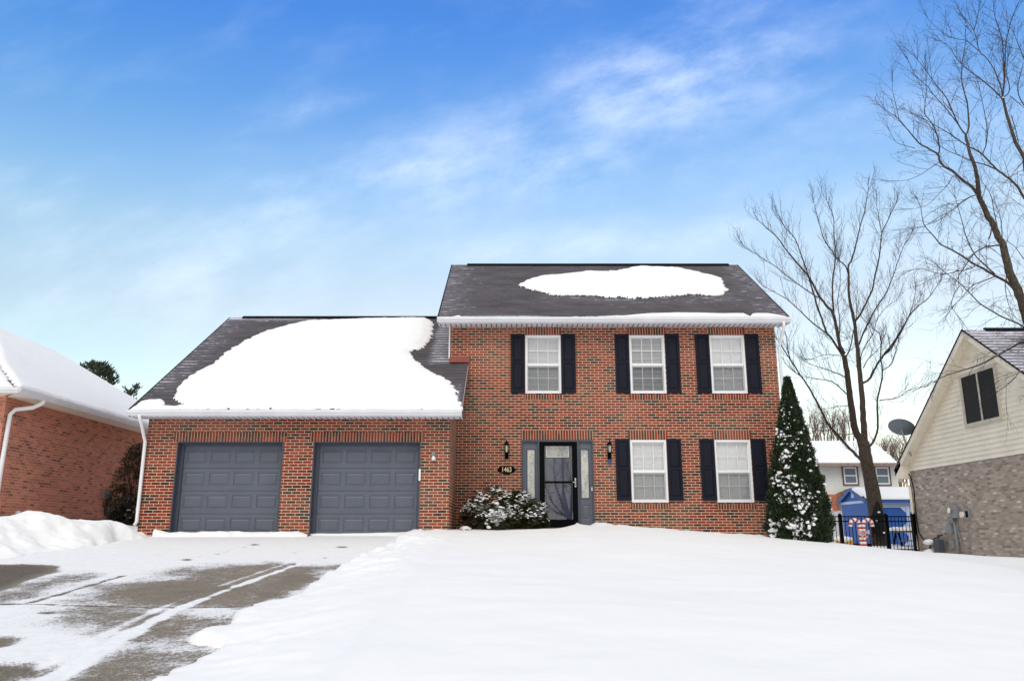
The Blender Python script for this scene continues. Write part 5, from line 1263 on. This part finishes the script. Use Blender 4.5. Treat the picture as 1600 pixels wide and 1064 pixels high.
# evergreen tops beyond the left roof
def conifer_top(label, blobs, Y, n, seed):
    rnd = random.Random(seed); b0 = at(*blobs[0][:2], Y); t = thing('evergreen_tree', (b0.x, Y, 0), label, 'evergreen tree', 'evergreen tops beyond the left roof')
    tr = MB(); tr.tube([(b0.x,Y,0),(b0.x,Y,b0.z)], [.25,.05], 8)
    mb = MB(); m_ = F/Y
    for i in range(n):
        x, y, r = rnd.choice(blobs); c = at(x, y, Y+rnd.uniform(-.6, .6)); a = rnd.uniform(0, 6.283); rr = r/m_*math.sqrt(rnd.random()); c = c+Vector((rr*math.cos(a), rnd.uniform(-.5,.5), rr*math.sin(a)*.9))
        sprays(mb, c, Vector((math.cos(a), rnd.uniform(-.5,.5), .3)), .26, .04, rnd, .5, 4)
        if i % 24 == 0: tr.tube([(b0.x,Y,b0.z-.8), tuple(c)], [.04, .012], 4, False)
    tr.build('trunk', M['twig'], t); mb.build('crown', M['pine'], t)
conifer_top('dark evergreen tree top showing above the snowy roof of the left house', [(157,576,9),(148,585,10),(168,582,7),(145,572,5),(172,594,7),(129,577,3),(160,592,12)], 40, 300, 6)
conifer_top('sparse evergreen tip low beside the left house roof, near the garage', [(204,612,5),(198,618,4),(211,605,3),(200,626,6)], 40, 60, 7)
# overhanging twigs at the far left edge
# a bare tree across the street (seen mirrored in the storm door)
rt = []
def mir(px, py): return (px, py)
rb = [([(893,838),(890,812)], 9, 8), ([(890,815),(882,795),(874,775),(868,758),(866,742)], 6, 1.5), ([(890,815),(885,790),(880,765),(880,740),(879,725)], 6, 1.5), ([(891,812),(893,785),(893,760),(890,738)], 5, 1.5), ([(888,810),(873,796),(862,783),(856,768)], 4, 1.2), ([(886,806),(870,800),(858,790),(850,782)], 3.5, 1)]
def street_tree():
    Ym = 2*(YM-.012)+18.
    root = bare_tree('street_tree', 'bare tree across the street mirrored in the storm door glass', rb, Ym, 31, M['bark'], M['twig'], gap=.5, tl=(.8, 1.8), up=.5, rt=.02, trunkn=1, kids=(5, 3))
    # turn it to its real place, mirrored about the door plane
    for ch in root.children:
        me = ch.data; n = len(me.vertices); co = np.empty(n*3, np.float32); me.vertices.foreach_get('co', co); co = co.reshape(-1, 3); co[:, 1] *= -1; me.vertices.foreach_set('co', co.ravel()); me.flip_normals(); me.update()
    root.location.y = 2*(YM-.012)-root.location.y
street_tree()

# ------------------------------------------------------------------ world, sun, camera
SUN_EL, SUN_AZ = 48., 194.   # azimuth measured so the sun stands behind-left of the camera
w = bpy.data.worlds.new('World'); sc.world = w; w.use_nodes = True; nt = w.node_tree; nt.nodes.clear()
class WT(NT):
    def __init__(s, t): s.t = t
W_ = WT(nt); out = W_.n('ShaderNodeOutputWorld'); bgn = W_.n('ShaderNodeBackground'); nt.links.new(bgn.outputs[0], out.inputs[0])
sky = W_.n('ShaderNodeTexSky'); sky.sky_type = 'NISHITA'; sky.sun_disc = False; sky.sun_elevation = math.radians(SUN_EL); sky.sun_rotation = math.radians(SUN_AZ); sky.altitude = 200; sky.air_density = 1.; sky.dust_density = .6; sky.ozone_density = 2.
tc = W_.n('ShaderNodeTexCoord'); dr = tc.outputs['Generated']; s3 = W_.sep(dr)
ymx = W_.math('MAXIMUM', s3[1], .05); U_ = W_.math('DIVIDE', s3[0], ymx); V_ = W_.math('DIVIDE', s3[2], ymx)
el = s3[2]
# thin high cloud: streaks along a slanting direction in the sky
a1 = W_.math('ADD', W_.math('MULTIPLY', U_, .94), W_.math('MULTIPLY', V_, .34)); a2 = W_.math('SUBTRACT', W_.math('MULTIPLY', V_, .94), W_.math('MULTIPLY', U_, .34))
cv = W_.comb(W_.math('MULTIPLY', a1, 2.8), W_.math('MULTIPLY', a2, 5.6), 3.1)
wn_ = W_.noise(cv, 2.2, 8, .62)
def spot(u, v, ru, rv, ang):
    ca, sa = math.cos(ang), math.sin(ang)
    du = W_.math('SUBTRACT', U_, u); dv_ = W_.math('SUBTRACT', V_, v)
    p_ = W_.math('DIVIDE', W_.math('ADD', W_.math('MULTIPLY', du, ca), W_.math('MULTIPLY', dv_, sa)), ru); q_ = W_.math('DIVIDE', W_.math('SUBTRACT', W_.math('MULTIPLY', dv_, ca), W_.math('MULTIPLY', du, sa)), rv)
    r2 = W_.math('ADD', W_.math('MULTIPLY', p_, p_), W_.math('MULTIPLY', q_, q_)); return W_.math('POWER', 2.718, W_.math('MULTIPLY', r2, -1.))
def dirpx(px, py):
    p = at(px, py, 1.); return p.x, p.z
mask = None
for (px, py, ru, rv, ang, k) in [(1055,125,.20,.085,.30,1.0),(1090,55,.09,.09,.7,.55),(1180,100,.07,.04,0,.5),(870,255,.14,.05,.1,.8),(660,275,.30,.07,.28,.65),(450,325,.16,.07,.3,.6),(490,172,.07,.02,.3,.45),(415,165,.04,.015,.2,.3),(20,300,.08,.04,0.,.5),(940,380,.22,.03,.1,.7),(230,440,.3,.09,.05,.5),(1080,25,.16,.03,.2,.2),(1450,330,.3,.2,.0,.35)]:
    u, v = dirpx(px, py); s_ = W_.math('MULTIPLY', spot(u, v, ru, rv, ang), k); mask = s_ if mask is None else W_.math('MAXIMUM', mask, s_)
cl = W_.math('MULTIPLY', W_.smooth(wn_, .24, .88), mask)
cl = W_.math('ADD', cl, W_.math('MULTIPLY', W_.smooth(wn_, .45, .85), .10), clamp=True)
tint = W_.ramp(el, [(0., (1.5, 1.25, .85, 1)), (.26, (1.74, 1.30, .95, 1)), (.34, (1.66, 1.44, 1.12, 1)), (.40, (1.3, 1.38, 1.28, 1)), (.48, (.82, 1.17, 1.38, 1)), (.57, (.5, .98, 1.5, 1)), (.8, (.3, .65, 1.2, 1))])
vm = W_.n('ShaderNodeVectorMath', operation='MULTIPLY'); nt.links.new(sky.outputs[0], vm.inputs[0]); nt.links.new(tint, vm.inputs[1])
lf = W_.smooth(U_, -.75, -.05)
lt = W_.mix(lf, (.80, .93, .97, 1), (1, 1, 1, 1))
vm2 = W_.n('ShaderNodeVectorMath', operation='MULTIPLY'); nt.links.new(vm.outputs[0], vm2.inputs[0]); nt.links.new(lt, vm2.inputs[1]); vm = vm2
SKYS = .13
col = W_.mix(W_.math('MULTIPLY', cl, .66), vm.outputs[0], (6.2, 6.7, 7.6, 1))
# pale white added to the unseen sky to whiten and lift the light
sky_fill = W_.math('MAXIMUM', W_.smooth(el, .66, .86), W_.smooth(W_.math('MULTIPLY', s3[1], -1.), -.05, .35))
sky_fill = W_.math('MAXIMUM', sky_fill, W_.smooth(W_.math('ABSOLUTE', s3[0]), .60, .85)); sky_fill = W_.math('MULTIPLY', sky_fill, .93)
col = W_.mix(sky_fill, col, (4.4, 4.36, 4.10, 1))
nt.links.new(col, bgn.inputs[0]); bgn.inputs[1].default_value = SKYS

ld = bpy.data.lights.new('sun', 'SUN'); ld.energy = .95; ld.angle = math.radians(30); ld.color = (1., .95, .88)
lo = bpy.data.objects.new('sun', ld); COL.objects.link(lo)
az = math.radians(SUN_AZ); e = math.radians(SUN_EL); sd_ = Vector((math.sin(az)*math.cos(e), math.cos(az)*math.cos(e), math.sin(e)))
lo.rotation_euler = sd_.to_track_quat('Z', 'Y').to_euler(); lo.location = (0, -10, 30)

cd = bpy.data.cameras.new('camera'); cd.sensor_width = 36; cd.sensor_fit = 'HORIZONTAL'; cd.lens = F/1600*36; cd.clip_end = 3000; cd.clip_start = .1
co_ = bpy.data.objects.new('camera', cd); COL.objects.link(co_); co_.rotation_euler = (math.pi/2+PITCH, 0, 0); sc.camera = co_
sc.view_settings.view_transform = 'Standard'; sc.view_settings.look = 'None'; sc.view_settings.gamma = 1; sc.view_settings.exposure = 0.60
sc.cycles.max_bounces = 8; sc.cycles.transparent_max_bounces = 16; sc.cycles.use_denoising = True
for o in bpy.data.objects:
    if '_org' in o: del o['_org']
